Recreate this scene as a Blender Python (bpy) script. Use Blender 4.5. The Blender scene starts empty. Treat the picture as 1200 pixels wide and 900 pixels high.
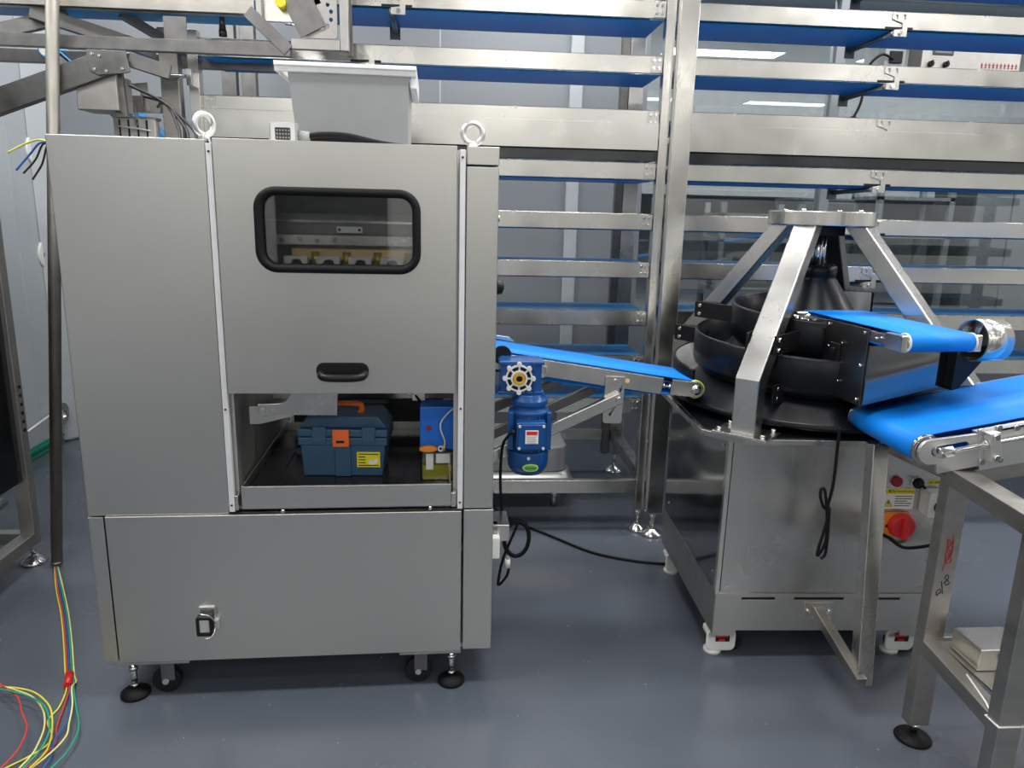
import bpy, bmesh, math, random
from mathutils import Matrix, Vector
random.seed(4)
SC = bpy.context.scene
COL = SC.collection
PI = math.pi
R = math.radians

# ------------------------------------------------------------------ materials
def newmat(name):
    m = bpy.data.materials.new(name); m.use_nodes = True
    nt = m.node_tree
    return m, nt, nt.nodes['Principled BSDF']

def plain(name, col, rough=0.5, metal=0.0, coat=0.0, var=0.06, scale=14.0, spec=0.5):
    m, nt, b = newmat(name)
    b.inputs['Roughness'].default_value = rough
    b.inputs['Metallic'].default_value = metal
    b.inputs['Coat Weight'].default_value = coat
    b.inputs['Specular IOR Level'].default_value = spec
    tc = nt.nodes.new('ShaderNodeTexCoord'); n = nt.nodes.new('ShaderNodeTexNoise')
    n.inputs['Scale'].default_value = scale; n.inputs['Detail'].default_value = 3
    nt.links.new(tc.outputs['Object'], n.inputs['Vector'])
    r = nt.nodes.new('ShaderNodeValToRGB')
    r.color_ramp.elements[0].position = .3; r.color_ramp.elements[1].position = .7
    r.color_ramp.elements[0].color = (*[c*(1-var) for c in col], 1)
    r.color_ramp.elements[1].color = (*[min(1, c*(1+var)) for c in col], 1)
    nt.links.new(n.outputs['Fac'], r.inputs['Fac']); nt.links.new(r.outputs['Color'], b.inputs['Base Color'])
    return m

def steel(name, col=(.60, .59, .57), rough=.34, brush=(2, 2, 160), bvar=.10, blotch=.10, bump=.02, aniso=0.0, cvar=.07):
    m, nt, b = newmat(name)
    b.inputs['Metallic'].default_value = 1.0
    b.inputs['Anisotropic'].default_value = aniso
    N = nt.nodes.new; L = nt.links.new
    tc = N('ShaderNodeTexCoord'); mp = N('ShaderNodeMapping'); mp.inputs['Scale'].default_value = brush
    L(tc.outputs['Object'], mp.inputs['Vector'])
    n1 = N('ShaderNodeTexNoise'); n1.inputs['Scale'].default_value = 3; n1.inputs['Detail'].default_value = 4
    L(mp.outputs[0], n1.inputs['Vector'])
    n2 = N('ShaderNodeTexNoise'); n2.inputs['Scale'].default_value = 7; n2.inputs['Detail'].default_value = 3
    L(tc.outputs['Object'], n2.inputs['Vector'])
    a = N('ShaderNodeMath'); a.operation = 'MULTIPLY_ADD'; a.inputs[1].default_value = bvar*2; a.inputs[2].default_value = rough-bvar
    L(n1.outputs['Fac'], a.inputs[0])
    c = N('ShaderNodeMath'); c.operation = 'MULTIPLY_ADD'; c.inputs[1].default_value = blotch*2
    L(n2.outputs['Fac'], c.inputs[0])
    s = N('ShaderNodeMath'); s.operation = 'SUBTRACT'; s.inputs[1].default_value = blotch
    L(a.outputs[0], c.inputs[2]); L(c.outputs[0], s.inputs[0]); L(s.outputs[0], b.inputs['Roughness'])
    r = N('ShaderNodeValToRGB')
    r.color_ramp.elements[0].position = .3; r.color_ramp.elements[1].position = .7
    r.color_ramp.elements[0].color = (*[x*(1-cvar) for x in col], 1)
    r.color_ramp.elements[1].color = (*[min(1, x*(1+cvar)) for x in col], 1)
    L(n1.outputs['Fac'], r.inputs['Fac']); L(r.outputs['Color'], b.inputs['Base Color'])
    if bump:
        bp = N('ShaderNodeBump'); bp.inputs['Strength'].default_value = bump; bp.inputs['Distance'].default_value = .002
        L(n1.outputs['Fac'], bp.inputs['Height']); L(bp.outputs[0], b.inputs['Normal'])
    return m

M_PANEL = steel('brushed steel panel', (.62, .605, .565), .33, (160, 2, 2), .03, .03, .0, cvar=.015)
M_STEEL = steel('satin steel', (.62, .605, .57), .27, (2.5, 2.5, 2.5), .05, .06, .0, cvar=.04)
M_RAIL = steel('polished rail steel', (.68, .66, .61), .24, (3, 3, 3), .06, .10, .0, cvar=.05)
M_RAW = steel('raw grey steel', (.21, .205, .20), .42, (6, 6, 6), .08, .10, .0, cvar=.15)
M_MIRROR = steel('mirror steel sheet', (.26, .265, .26), .10, (3, 3, 3), .03, .03, .01)
M_WELD = steel('blotchy welded tube', (.44, .42, .385), .38, (4, 4, 12), .08, .14, .0, cvar=.10)
M_CHROME = steel('chrome', (.74, .73, .71), .17, (3, 3, 3), .02, .02, 0)
M_GALV = steel('matt galvanised', (.46, .445, .42), .46, (6, 6, 6), .05, .08, 0)
M_CABLEGREY = plain('grey connector', (.32, .33, .33), .5)
M_BRASS = plain('warm bronze', (.85, .60, .30), .4, .2)
M_BELT = plain('bright blue belt', (.002, .21, .74), .5, 0, 0, .03, 5, .25)
M_BELTD = plain('blue belt on the tiers', (.001, .23, .56), .42, 0, 0, .04, 5, .3)
M_NAVY = plain('blue motor paint', (.002, .060, .235), .3, 0, .25, .05)
M_PUMP = plain('bright blue pump housing', (.01, .15, .62), .42)
M_BLACK = plain('black plastic', (.008, .008, .009), .35, spec=.28)
M_RUBBER = plain('black rubber', (.006, .006, .007), .55, spec=.22)
M_CONE = plain('black coated drum', (.004, .005, .007), .30, 0, 0, .12, 30, .20)
M_LINER = plain('grey liner', (.55, .55, .54), .5)
M_WHITE = plain('white plastic', (.78, .78, .75), .45)
M_WSTRIP = plain('white aluminium strip', (.80, .80, .81), .35, .3)
M_HOPPER = plain('matt light steel hopper', (.40, .41, .42), .42, .75, 0, .03)
M_RED = plain('red plastic', (.62, .02, .02), .35)
M_REDBTN = plain('dark red button', (.30, .01, .02), .3)
M_ORANGE = plain('orange plastic', (.86, .16, .03), .42)
M_ORANGE2 = plain('orange plate', (.90, .28, .03), .42)
M_YELLOW = plain('yellow sticker', (.86, .72, .03), .5)
M_PAPER = plain('white sticker', (.82, .82, .80), .5)
M_INK = plain('black ink', (.015, .015, .015), .6)
M_REDINK = plain('red ink', (.35, .03, .03), .6)
M_GREEN = plain('green logo', (.12, .50, .05), .45)
M_LIME = plain('lime logo rim', (.55, .75, .12), .45)
M_TOOL = plain('slate blue toolbox plastic', (.035, .095, .165), .42)
M_TOOLSHADE = plain('slate toolbox plastic in shade', (.012, .022, .040), .42)  # toolbox plastic with the lid's shade put into the colour, unassigned
M_MAT = plain('black tray liner', (.015, .015, .016), .18)
M_GOLD = plain('yellow brass core', (.80, .50, .05), .3, .6)
M_CASTW = plain('caster cover white', (.74, .75, .70), .4)
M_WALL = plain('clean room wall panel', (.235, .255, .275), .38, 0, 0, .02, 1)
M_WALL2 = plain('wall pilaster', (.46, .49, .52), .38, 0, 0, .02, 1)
M_CEIL = plain('ceiling panel', (.45, .46, .47), .6, 0, 0, .02, 1)
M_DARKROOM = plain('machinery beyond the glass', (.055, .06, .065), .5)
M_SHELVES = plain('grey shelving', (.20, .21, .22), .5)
M_GREENTRIM = plain('green wall base strip', (.02, .22, .16), .3)
M_DARKPANEL = steel('dark polished panel', (.085, .088, .09), .16, (3, 3, 3), .04, .04, .01)
M_BLUEWALL = plain('window reveal', (.42, .43, .44), .5)

def aniso():
    m = steel('horizontally brushed panel', (.62, .605, .57), .26, (2, 2, 2), .03, .04, 0, aniso=.75, cvar=.03)
    nt = m.node_tree; t = nt.nodes.new('ShaderNodeTangent'); t.direction_type = 'RADIAL'; t.axis = 'Z'
    nt.links.new(t.outputs[0], nt.nodes['Principled BSDF'].inputs['Tangent'])
    return m
M_ANISO = aniso()
def glass(name, tint=(.9, .93, .93), rough=0.0, alpha_mix=.0):
    m, nt, b = newmat(name)
    N = nt.nodes.new; L = nt.links.new
    out = nt.nodes['Material Output']
    tr = N('ShaderNodeBsdfTransparent'); tr.inputs[0].default_value = (*tint, 1)
    gl = N('ShaderNodeBsdfGlossy'); gl.inputs['Roughness'].default_value = rough
    fr = N('ShaderNodeFresnel'); fr.inputs[0].default_value = 1.52
    mx = N('ShaderNodeMath'); mx.operation = 'MULTIPLY_ADD'; mx.inputs[1].default_value = 1.1; mx.inputs[2].default_value = alpha_mix
    L(fr.outputs[0], mx.inputs[0])
    mix = N('ShaderNodeMixShader'); L(mx.outputs[0], mix.inputs[0]); L(tr.outputs[0], mix.inputs[1]); L(gl.outputs[0], mix.inputs[2])
    L(mix.outputs[0], out.inputs[0])
    return m
M_GLASS = glass('window glass', (.80, .84, .85), 0.0, .05)
M_GLASSD = glass('inspection window', (.86, .87, .86), 0.0, .05)
M_CLEAR = glass('clear plastic reservoir', (.88, .90, .86), .05, .05)
M_ALU = steel('matt aluminium plate', (.66, .66, .65), .45, (3, 3, 3), .03, .04, 0, cvar=.02)
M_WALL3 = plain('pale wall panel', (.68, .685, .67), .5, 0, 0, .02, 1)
M_PIPE = steel('weathered conduit', (.24, .23, .205), .52, (12, 12, 4), .06, .12, 0, cvar=.12)
M_EYE = steel('zinc plated steel', (.76, .76, .75), .34, (9, 9, 9), .03, .05, 0, cvar=.04)
M_OIL = plain('yellow oil', (.80, .70, .10), .25)
M_BAY = steel('satin bay sheet', (.66, .645, .61), .5, (3, 3, 3), .03, .03, 0, cvar=.03)

def floor_mat():
    m, nt, b = newmat('blue grey epoxy floor')
    N = nt.nodes.new; L = nt.links.new
    tc = N('ShaderNodeTexCoord'); n = N('ShaderNodeTexNoise'); n.inputs['Scale'].default_value = 1.6; n.inputs['Detail'].default_value = 5
    L(tc.outputs['Object'], n.inputs['Vector'])
    r = N('ShaderNodeValToRGB'); r.color_ramp.elements[0].position = .3; r.color_ramp.elements[1].position = .7
    r.color_ramp.elements[0].color = (.078, .092, .115, 1); r.color_ramp.elements[1].color = (.098, .113, .140, 1)
    L(n.outputs['Fac'], r.inputs['Fac'])
    # scattered pale scuffs and specks
    v = N('ShaderNodeTexNoise'); v.inputs['Scale'].default_value = 45; v.inputs['Detail'].default_value = 2
    L(tc.outputs['Object'], v.inputs['Vector'])
    r2 = N('ShaderNodeValToRGB'); r2.color_ramp.elements[0].position = .76; r2.color_ramp.elements[1].position = .80
    L(v.outputs['Fac'], r2.inputs['Fac'])
    mx = N('ShaderNodeMix'); mx.data_type = 'RGBA'; L(r2.outputs['Color'], mx.inputs['Factor'])
    L(r.outputs['Color'], mx.inputs['A']); mx.inputs['B'].default_value = (.45, .47, .5, 1)
    L(mx.outputs['Result'], b.inputs['Base Color'])
    n3 = N('ShaderNodeTexNoise'); n3.inputs['Scale'].default_value = 4; n3.inputs['Detail'].default_value = 4
    L(tc.outputs['Object'], n3.inputs['Vector'])
    a = N('ShaderNodeMath'); a.operation = 'MULTIPLY_ADD'; a.inputs[1].default_value = .16; a.inputs[2].default_value = .17
    L(n3.outputs['Fac'], a.inputs[0]); L(a.outputs[0], b.inputs['Roughness'])
    b.inputs['Specular IOR Level'].default_value = .6
    bp = N('ShaderNodeBump'); bp.inputs['Strength'].default_value = .04; bp.inputs['Distance'].default_value = .01
    L(n3.outputs['Fac'], bp.inputs['Height']); L(bp.outputs[0], b.inputs['Normal'])
    return m
M_FLOOR = floor_mat()

# ------------------------------------------------------------------ mesh builder
EACH = {'bolt', 'screw', 'roller', 'diagonal_brace', 'roller_flange', 'disc_bolt', 'collar_bolt', 'panel_screw', 'tray_roller', 'belt_edge', 'end_frame', 'short_brace', 'hole_plug', 'cross_bar', 'bay_cable', 'divider', 'support_arm', 'axle_bolt', 'wheel', 'catch'}
class MB:
    def __init__(s): s.bm = bmesh.new(); s.slot = 0; s.mats = []
    def _tag(s, faces):
        for f in faces: f.material_index = s.slot
    def box(s, x0, x1, y0, y1, z0, z1, T=None):
        P = [(x, y, z) for z in (z0, z1) for y in (y0, y1) for x in (x0, x1)]
        v = [s.bm.verts.new(T @ Vector(p) if T else p) for p in P]
        F = [(0, 2, 3, 1), (4, 5, 7, 6), (0, 1, 5, 4), (2, 6, 7, 3), (0, 4, 6, 2), (1, 3, 7, 5)]
        s._tag([s.bm.faces.new([v[i] for i in f]) for f in F]); return s
    def bar(s, p0, p1, w, h, up=(0, 0, 1)):
        p0 = Vector(p0); p1 = Vector(p1); d = (p1-p0); L = d.length; d.normalize()
        side = d.cross(Vector(up)).normalized(); u = side.cross(d)
        T = Matrix((( d.x, side.x, u.x, p0.x), (d.y, side.y, u.y, p0.y), (d.z, side.z, u.z, p0.z), (0, 0, 0, 1)))
        return s.box(0, L, -w/2, w/2, -h/2, h/2, T)
    def cyl(s, p0, p1, r, r2=None, n=24, caps=True):
        r2 = r if r2 is None else r2
        p0 = Vector(p0); p1 = Vector(p1); d = (p1-p0).normalized()
        a = d.orthogonal().normalized(); b = d.cross(a)
        A = [s.bm.verts.new(p0+(a*math.cos(2*PI*i/n)+b*math.sin(2*PI*i/n))*r) for i in range(n)]
        B = [s.bm.verts.new(p1+(a*math.cos(2*PI*i/n)+b*math.sin(2*PI*i/n))*r2) for i in range(n)]
        fs = []
        for i in range(n):
            f = s.bm.faces.new((A[i], A[(i+1) % n], B[(i+1) % n], B[i])); f.smooth = True; fs.append(f)
        if caps: fs.append(s.bm.faces.new(list(reversed(A)))); fs.append(s.bm.faces.new(B))
        s._tag(fs); return s
    def ring(s, p0, p1, ro, ri, n=32):
        p0 = Vector(p0); p1 = Vector(p1); d = (p1-p0).normalized()
        a = d.orthogonal().normalized(); b = d.cross(a)
        V = []
        for p, r in ((p0, ro), (p1, ro), (p1, ri), (p0, ri)):
            V.append([s.bm.verts.new(p+(a*math.cos(2*PI*i/n)+b*math.sin(2*PI*i/n))*r) for i in range(n)])
        fs = []
        for k in range(4):
            A, B = V[k], V[(k+1) % 4]
            for i in range(n):
                f = s.bm.faces.new((A[i], A[(i+1) % n], B[(i+1) % n], B[i])); f.smooth = (k % 2 == 0); fs.append(f)
        s._tag(fs); return s
    def lathe(s, prof, c=(0, 0, 0), n=48, T=None):
        rings = []
        for r, z in prof:
            rings.append([s.bm.verts.new((T @ Vector((r*math.cos(2*PI*i/n), r*math.sin(2*PI*i/n), z)) if T else Vector((c[0]+r*math.cos(2*PI*i/n), c[1]+r*math.sin(2*PI*i/n), c[2]+z)))) for i in range(n)])
        fs = []
        for A, B in zip(rings, rings[1:]):
            for i in range(n):
                f = s.bm.faces.new((A[i], A[(i+1) % n], B[(i+1) % n], B[i])); f.smooth = True; fs.append(f)
        fs.append(s.bm.faces.new(list(reversed(rings[0])))); fs.append(s.bm.faces.new(rings[-1]))
        s._tag(fs); return s
    def prism(s, poly, axis, a, b, T=None):
        def P(u, v, w):
            p = {'y': (u, w, v), 'x': (w, u, v), 'z': (u, v, w)}[axis]
            return T @ Vector(p) if T else p
        A = [s.bm.verts.new(P(u, v, a)) for u, v in poly]; B = [s.bm.verts.new(P(u, v, b)) for u, v in poly]
        n = len(poly); fs = [s.bm.faces.new(A), s.bm.faces.new(list(reversed(B)))]
        for i in range(n): fs.append(s.bm.faces.new((A[i], B[i], B[(i+1) % n], A[(i+1) % n])))
        s._tag(fs); return s
    def plate(s, outer, holes, axis, a, b, T=None):
        def P(u, v, w):
            p = {'y': (u, w, v), 'x': (w, u, v), 'z': (u, v, w)}[axis]
            return T @ Vector(p) if T else Vector(p)
        allE = []; loops = []
        for lp in [outer]+holes:
            vs = [s.bm.verts.new(P(u, v, a)) for u, v in lp]; loops.append((lp, vs))
            allE += [s.bm.edges.new((vs[i], vs[(i+1) % len(vs)])) for i in range(len(vs))]
        g = bmesh.ops.triangle_fill(s.bm, use_beauty=True, edges=allE)
        faces = [f for f in g['geom'] if isinstance(f, bmesh.types.BMFace)]
        mp = {}
        for lp, vs in loops:
            for (u, v), x in zip(lp, vs): mp[x] = s.bm.verts.new(P(u, v, b))
        fs = list(faces)
        for f in faces: fs.append(s.bm.faces.new([mp[x] for x in reversed(f.verts)]))
        for lp, vs in loops:
            for i in range(len(vs)):
                p, q = vs[i], vs[(i+1) % len(vs)]
                fs.append(s.bm.faces.new((p, q, mp[q], mp[p])))
        s._tag(fs); return s
    def tube(s, pts, r, n=10, closed=False, caps=True):
        pts = [Vector(p) for p in pts]; m = len(pts); rings = []
        t0 = (pts[1]-pts[0]).normalized(); a = t0.orthogonal().normalized()
        for i, p in enumerate(pts):
            if closed: t = (pts[(i+1) % m]-pts[i-1]).normalized()
            else: t = (pts[min(i+1, m-1)]-pts[max(i-1, 0)]).normalized()
            a = (a - t*a.dot(t)).normalized(); b = t.cross(a)
            rings.append([s.bm.verts.new(p+(a*math.cos(2*PI*k/n)+b*math.sin(2*PI*k/n))*r) for k in range(n)])
        fs = []
        for i in range(m if closed else m-1):
            A, B = rings[i], rings[(i+1) % m]
            for k in range(n):
                f = s.bm.faces.new((A[k], A[(k+1) % n], B[(k+1) % n], B[k])); f.smooth = True; fs.append(f)
        if caps and not closed: fs.append(s.bm.faces.new(list(reversed(rings[0])))); fs.append(s.bm.faces.new(rings[-1]))
        s._tag(fs); return s
    def build(s, name, mat, parent=None, bev=0.0, label=None, seg=2, T=None):
        if name in EACH:                      # every loose piece becomes an object of its own
            todo = set(s.bm.verts); groups = []
            while todo:
                st = [todo.pop()]; g = set(st)
                while st:
                    for e in st.pop().link_edges:
                        for v in e.verts:
                            if v in todo: todo.discard(v); g.add(v); st.append(v)
                groups.append(g)
            if len(groups) > 1:
                groups.sort(key=lambda g: min(v.index if v.index >= 0 else 0 for v in g))
                outs = []
                for g in groups:
                    q = MB(); mp = {v: q.bm.verts.new(v.co) for v in g}
                    for f in {f for v in g for f in v.link_faces}:
                        nf = q.bm.faces.new([mp[v] for v in f.verts]); nf.smooth = f.smooth; nf.material_index = f.material_index
                    outs.append(q._build(name, mat, parent, bev, label, seg, T))
                s.bm.free(); return outs[0]
        return s._build(name, mat, parent, bev, label, seg, T)
    def _build(s, name, mat, parent=None, bev=0.0, label=None, seg=2, T=None):
        bmesh.ops.recalc_face_normals(s.bm, faces=s.bm.faces)
        me = bpy.data.meshes.new(name); s.bm.to_mesh(me); s.bm.free()
        for m in (mat if isinstance(mat, (list, tuple)) else [mat]): me.materials.append(m)
        o = bpy.data.objects.new(name, me); COL.objects.link(o)
        if T is not None: o.matrix_world = T
        if parent: o.parent = parent
        if bev:
            b = o.modifiers.new('bevel', 'BEVEL'); b.width = bev; b.segments = seg; b.limit_method = 'ANGLE'; b.angle_limit = R(40)
            b.harden_normals = False
        if label: o['label'] = label
        return o

def thing(name, label, cat, loc=(0, 0, 0), rz=0.0, group=None, rot=None):
    o = bpy.data.objects.new(name, None); COL.objects.link(o)
    o.location = loc; o.rotation_euler = rot if rot else (0, 0, rz); o.empty_display_size = .1
    o['label'] = label; o['category'] = cat
    if group: o['group'] = group
    return o
def tag(o, label, cat, group=None):
    o['label'] = label; o['category'] = cat
    if group: o['group'] = group
    return o
def struct(o): o['kind'] = 'structure'; return o

def smooth(pts, n=8, closed=False):
    P = [Vector(p) for p in pts]; out = []; m = len(P)
    for i in range(m if closed else m-1):
        if closed: a, b, c, d = P[i-1], P[i], P[(i+1) % m], P[(i+2) % m]
        else: a, b, c, d = P[max(i-1, 0)], P[i], P[i+1], P[min(i+2, m-1)]
        for k in range(n):
            t = k/n
            out.append(.5*((2*b)+(c-a)*t+(2*a-5*b+4*c-d)*t*t+(3*b-a-3*c+d)*t**3))
    if not closed: out.append(P[-1])
    return out
def rrect(x0, x1, z0, z1, r, n=6):
    pts = []
    for cx, cz, a0 in ((x1-r, z1-r, 0), (x0+r, z1-r, 90), (x0+r, z0+r, 180), (x1-r, z0+r, 270)):
        for k in range(n+1):
            a = R(a0+90*k/n); pts.append((cx+r*math.cos(a), cz+r*math.sin(a)))
    return pts
def circ(cx, cz, r, n=16, rx=None): return [(cx+(rx or r)*math.cos(2*PI*i/n), cz+r*math.sin(2*PI*i/n)) for i in range(n)]
def text(body, size, T, mat, parent, name='lettering', align='CENTER', ext=.0004):
    cu = bpy.data.curves.new(name, 'FONT'); cu.body = body; cu.size = size; cu.extrude = ext
    cu.align_x = align; cu.align_y = 'CENTER'
    t = bpy.data.objects.new('tmp', cu); COL.objects.link(t)
    bpy.context.view_layer.update()
    me = bpy.data.meshes.new_from_object(t.evaluated_get(bpy.context.evaluated_depsgraph_get()))
    bpy.data.objects.remove(t)
    me.transform(T); me.materials.clear(); me.materials.append(mat)
    o = bpy.data.objects.new(name, me); COL.objects.link(o); o.parent = parent
    return o
def onfront(x, y, z, s=1.0, ang=0):   # lettering plane facing -Y
    return Matrix.Translation((x, y, z)) @ Matrix.Rotation(PI/2, 4, 'X') @ Matrix.Rotation(ang, 4, 'Z')

def belt_loop(mb, x0, x1, y0, y1, r, th=.003, n=12, sag=0.0):
    """closed conveyor belt round two rollers, length along x, centre line z=0"""
    path = []
    for k in range(n+1):
        a = PI/2 - PI*k/n; path.append((x1+r*math.cos(a), r*math.sin(a)))
    if sag: 
        for k in range(1, 8):
            t = k/8; path.append((x1+(x0-x1)*t, -r-sag*4*t*(1-t)))
    for k in range(n+1):
        a = -PI/2 - PI*k/n; path.append((x0+r*math.cos(a), r*math.sin(a)))
    m = len(path); bm = mb.bm
    def off(p, i):
        a = Vector(path[i-1]); b = Vector(path[(i+1) % m]); t = (b-a).normalized()
        return (p[0]-t.y*-th, p[1]+t.x*-th)   # inward
    V = []
    for y in (y0, y1):
        V.append([bm.verts.new((p[0], y, p[1])) for p in path])
        V.append([bm.verts.new((off(p, i)[0], y, off(p, i)[1])) for i, p in enumerate(path)])
    for i in range(m):
        j = (i+1) % m
        for A, B in ((V[0], V[2]), (V[3], V[1]), (V[2], V[3]), (V[1], V[0])):
            f = bm.faces.new((A[i], A[j], B[j], B[i])); f.smooth = True
    return mb

def bolt_heads(mb, pts, r=.006, h=.004, d=(0, -1, 0)):
    for p in pts: mb.cyl(p, Vector(p)+Vector(d)*h, r, r*.9, 6)
    return mb

# ------------------------------------------------------------------ room
XL, XR, YB, YF, ZC = -2.4, 6.5, 4.7, -4.5, 3.1
struct(MB().box(XL-.1, XR+.1, YF-.1, YB+2.6, -.1, 0).build('floor', M_FLOOR))
struct(MB().box(XL-.1, XR+.1, YF-.1, YB+2.6, ZC, ZC+.1).build('ceiling', M_CEIL))
struct(MB().box(XL-.1, XL, YF-.1, YB+2.6, 0, ZC).build('wall_left', M_WALL2))
struct(MB().box(XR, XR+.1, YF-.1, YB+2.6, 0, ZC).build('wall_right', M_WALL3))
struct(MB().box(XL, XR, YF-.1, YF, 0, ZC).build('wall_front', M_WALL3))
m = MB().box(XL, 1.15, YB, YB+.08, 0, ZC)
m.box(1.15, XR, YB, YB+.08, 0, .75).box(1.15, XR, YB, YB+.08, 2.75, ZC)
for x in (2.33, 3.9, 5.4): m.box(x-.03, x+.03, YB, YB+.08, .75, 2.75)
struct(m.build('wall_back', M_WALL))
struct(MB().box(XL, XR, YB+2.5, YB+2.6, 0, ZC).build('wall_beyond', M_WALL2))
for i, (a, b) in enumerate(((-1.6, -.4), (.9, 1.5), (2.3, 3.6))):  # doors added behind the camera for dark contrast in the steel reflections
    struct(MB().box(a, b, YF, YF+.04, 0, 2.15).build('added_door_%d' % (i+1), M_DARKROOM))
for i, (a, b) in enumerate(((2.02, .10), (2.75, .0))):  # unseen dark columns, added to streak the reflection in the rounder's front panel
    struct(MB().prism(rrect(a-.10, a+.10, b-.12, b+.12, .02, 3), 'z', 0, ZC).build('added_column_%d' % (i+5), M_DARKROOM))
# pilaster, corner cover and panel joints
struct(MB().box(.67, .75, YB-.03, YB, 0, ZC).build('added_column_1', M_WALL2, bev=.01))
struct(MB().prism([(XL, YB), (XL+.12, YB), (XL, YB-.16)], 'z', 0, ZC).build('added_column_2', M_WALL2, bev=.02))
struct(MB().box(XL, XL+.02, 3.2, YB-.17, .015, .03).box(XL, XL+.025, 3.2, YB-.17, .05, .062).box(XL, XL+.012, 3.2, YB-.17, 0, .075).build('baseboard_left', M_GREENTRIM))
m = MB()
for y in (3.3, 4.35): m.box(XL, XL+.004, y-.004, y+.004, .08, ZC)
struct(m.build('added_column_3', M_WALL2))
m = MB()
for x in (-1.3, -.1, 1.04): m.box(x-.004, x+.004, YB-.003, YB, 0, ZC)
struct(m.build('added_column_4', M_WALL2))
for i, (a, b) in enumerate(((1.15, 2.30), (2.36, 3.87), (3.93, 5.37), (5.43, XR))):
    w = struct(MB().box(a, b, YB+.036, YB+.042, .75, 2.75).build('window_%d' % (i+1), M_GLASS))
# reveal of the room beyond: a pale upper bulkhead
struct(MB().box(1.0, XR, YB+1.6, YB+1.7, 1.62, ZC).build('wall_bulkhead', M_BLUEWALL))

# racks and cabinets seen dimly through the glass
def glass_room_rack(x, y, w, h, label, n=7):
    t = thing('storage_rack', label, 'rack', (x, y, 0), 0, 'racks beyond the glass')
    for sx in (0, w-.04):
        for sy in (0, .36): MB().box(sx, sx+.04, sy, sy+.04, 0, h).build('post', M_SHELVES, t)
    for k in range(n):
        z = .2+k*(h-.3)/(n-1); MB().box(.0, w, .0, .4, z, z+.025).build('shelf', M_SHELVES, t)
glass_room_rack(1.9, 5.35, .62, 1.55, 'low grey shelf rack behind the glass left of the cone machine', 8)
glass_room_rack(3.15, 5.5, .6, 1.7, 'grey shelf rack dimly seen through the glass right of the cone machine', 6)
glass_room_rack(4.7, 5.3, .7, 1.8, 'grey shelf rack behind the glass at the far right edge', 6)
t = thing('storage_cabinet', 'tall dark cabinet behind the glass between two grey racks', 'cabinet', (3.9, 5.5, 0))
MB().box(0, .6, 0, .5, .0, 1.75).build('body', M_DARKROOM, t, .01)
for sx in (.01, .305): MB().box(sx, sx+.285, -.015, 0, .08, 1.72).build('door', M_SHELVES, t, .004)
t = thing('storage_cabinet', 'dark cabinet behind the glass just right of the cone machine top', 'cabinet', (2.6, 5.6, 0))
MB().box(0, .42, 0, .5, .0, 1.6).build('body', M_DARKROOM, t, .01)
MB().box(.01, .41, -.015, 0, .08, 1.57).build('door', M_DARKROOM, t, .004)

# control box on the wall between windows
t = thing('control_box', 'pale steel control box with small display and two black knobs, on the window wall', 'control box', (2.75, YB-.16, 2.30))
MB().box(0, .62, 0, .15, 0, .30).build('housing', M_GALV, t, .006)
MB().box(.06, .19, -.006, 0, .112, .185).build('display', M_DARKROOM, t, .003, label='small dark grey display')
MB().box(.075, .175, -.008, -.006, .124, .172).build('screen', M_SHELVES, t)
for x in (.055, .15):
    k = MB().cyl((x, 0, .062), (x, -.02, .062), .018, .016, 20); k.box(x-.004, x+.004, -.028, -.02, .045, .08); k.build('knob', M_BLACK, t, .001)
m = MB()
for i in range(10):
    x = .37+i*.024; m.box(x, x+.016, -.002, 0, .065, .07).box(x+.006, x+.010, -.002, 0, .05, .08).box(x+.001, x+.015, -.002, 0, .052, .056)
m.build('red_lettering', M_REDINK, t)
t = thing('wall_socket', 'dark grey wall socket left of the pale control box', 'socket', (2.56, YB-.09, 2.34))
MB().box(0, .13, 0, .08, 0, .17).build('housing', M_CABLEGREY, t, .006)
MB().box(.025, .105, -.012, 0, .03, .10).build('plug', M_BLACK, t, .004)
o = MB().tube(smooth([(2.60, YB-.11, 2.39), (2.52, YB-.12, 2.41), (2.45, YB-.11, 2.33), (2.44, YB-.10, 2.15), (2.40, YB-.10, 2.05), (2.35, YB-.1, 1.98), (2.38, YB-.1, 1.90), (2.44, YB-.1, 1.95), (2.42, YB-.1, 2.05), (2.37, YB-.1, 2.03), (2.38, YB-.1, 1.9), (2.39, YB-.1, 1.75), (2.42, YB-.1, 1.68)], 6), .008, 8).build('hanging_cable', M_RUBBER)
tag(o, 'black looped cable hanging below the dark wall socket by the glass', 'cable')

# round cover plates and hose reel on the left wall
for (y, z, lab) in ((4.597, 1.139, 'lower white round cover plate with dark slot on the left wall'), (4.60, 1.72, 'upper white round cover plate on the left wall by the loose wires')):
    t = thing('wall_cover_plate', lab, 'cover plate', (XL, y, z), 0)
    MB().cyl((0, 0, 0), (.012, 0, 0), .085, .08, 32).build('plate', M_WHITE, t)
    MB().box(.012, .016, -.04, .03, -.012, .012).build('slot', M_DARKROOM, t, .003)
t = thing('wall_drain_fitting', 'round pale pipe fitting low on the left wall with a thin rod', 'pipe fitting', (XL, 4.50, .20))
MB().ring((0, 0, 0), (.05, 0, 0), .065, .035).build('flange', M_RAIL, t)
MB().cyl((0, 0, 0), (.03, 0, 0), .034, None, 24).build('hub', M_WHITE, t)
MB().cyl((.03, 0, .03), (.03, -.55, -.03), .007, None, 10).build('rod', M_WHITE, t)

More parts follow.
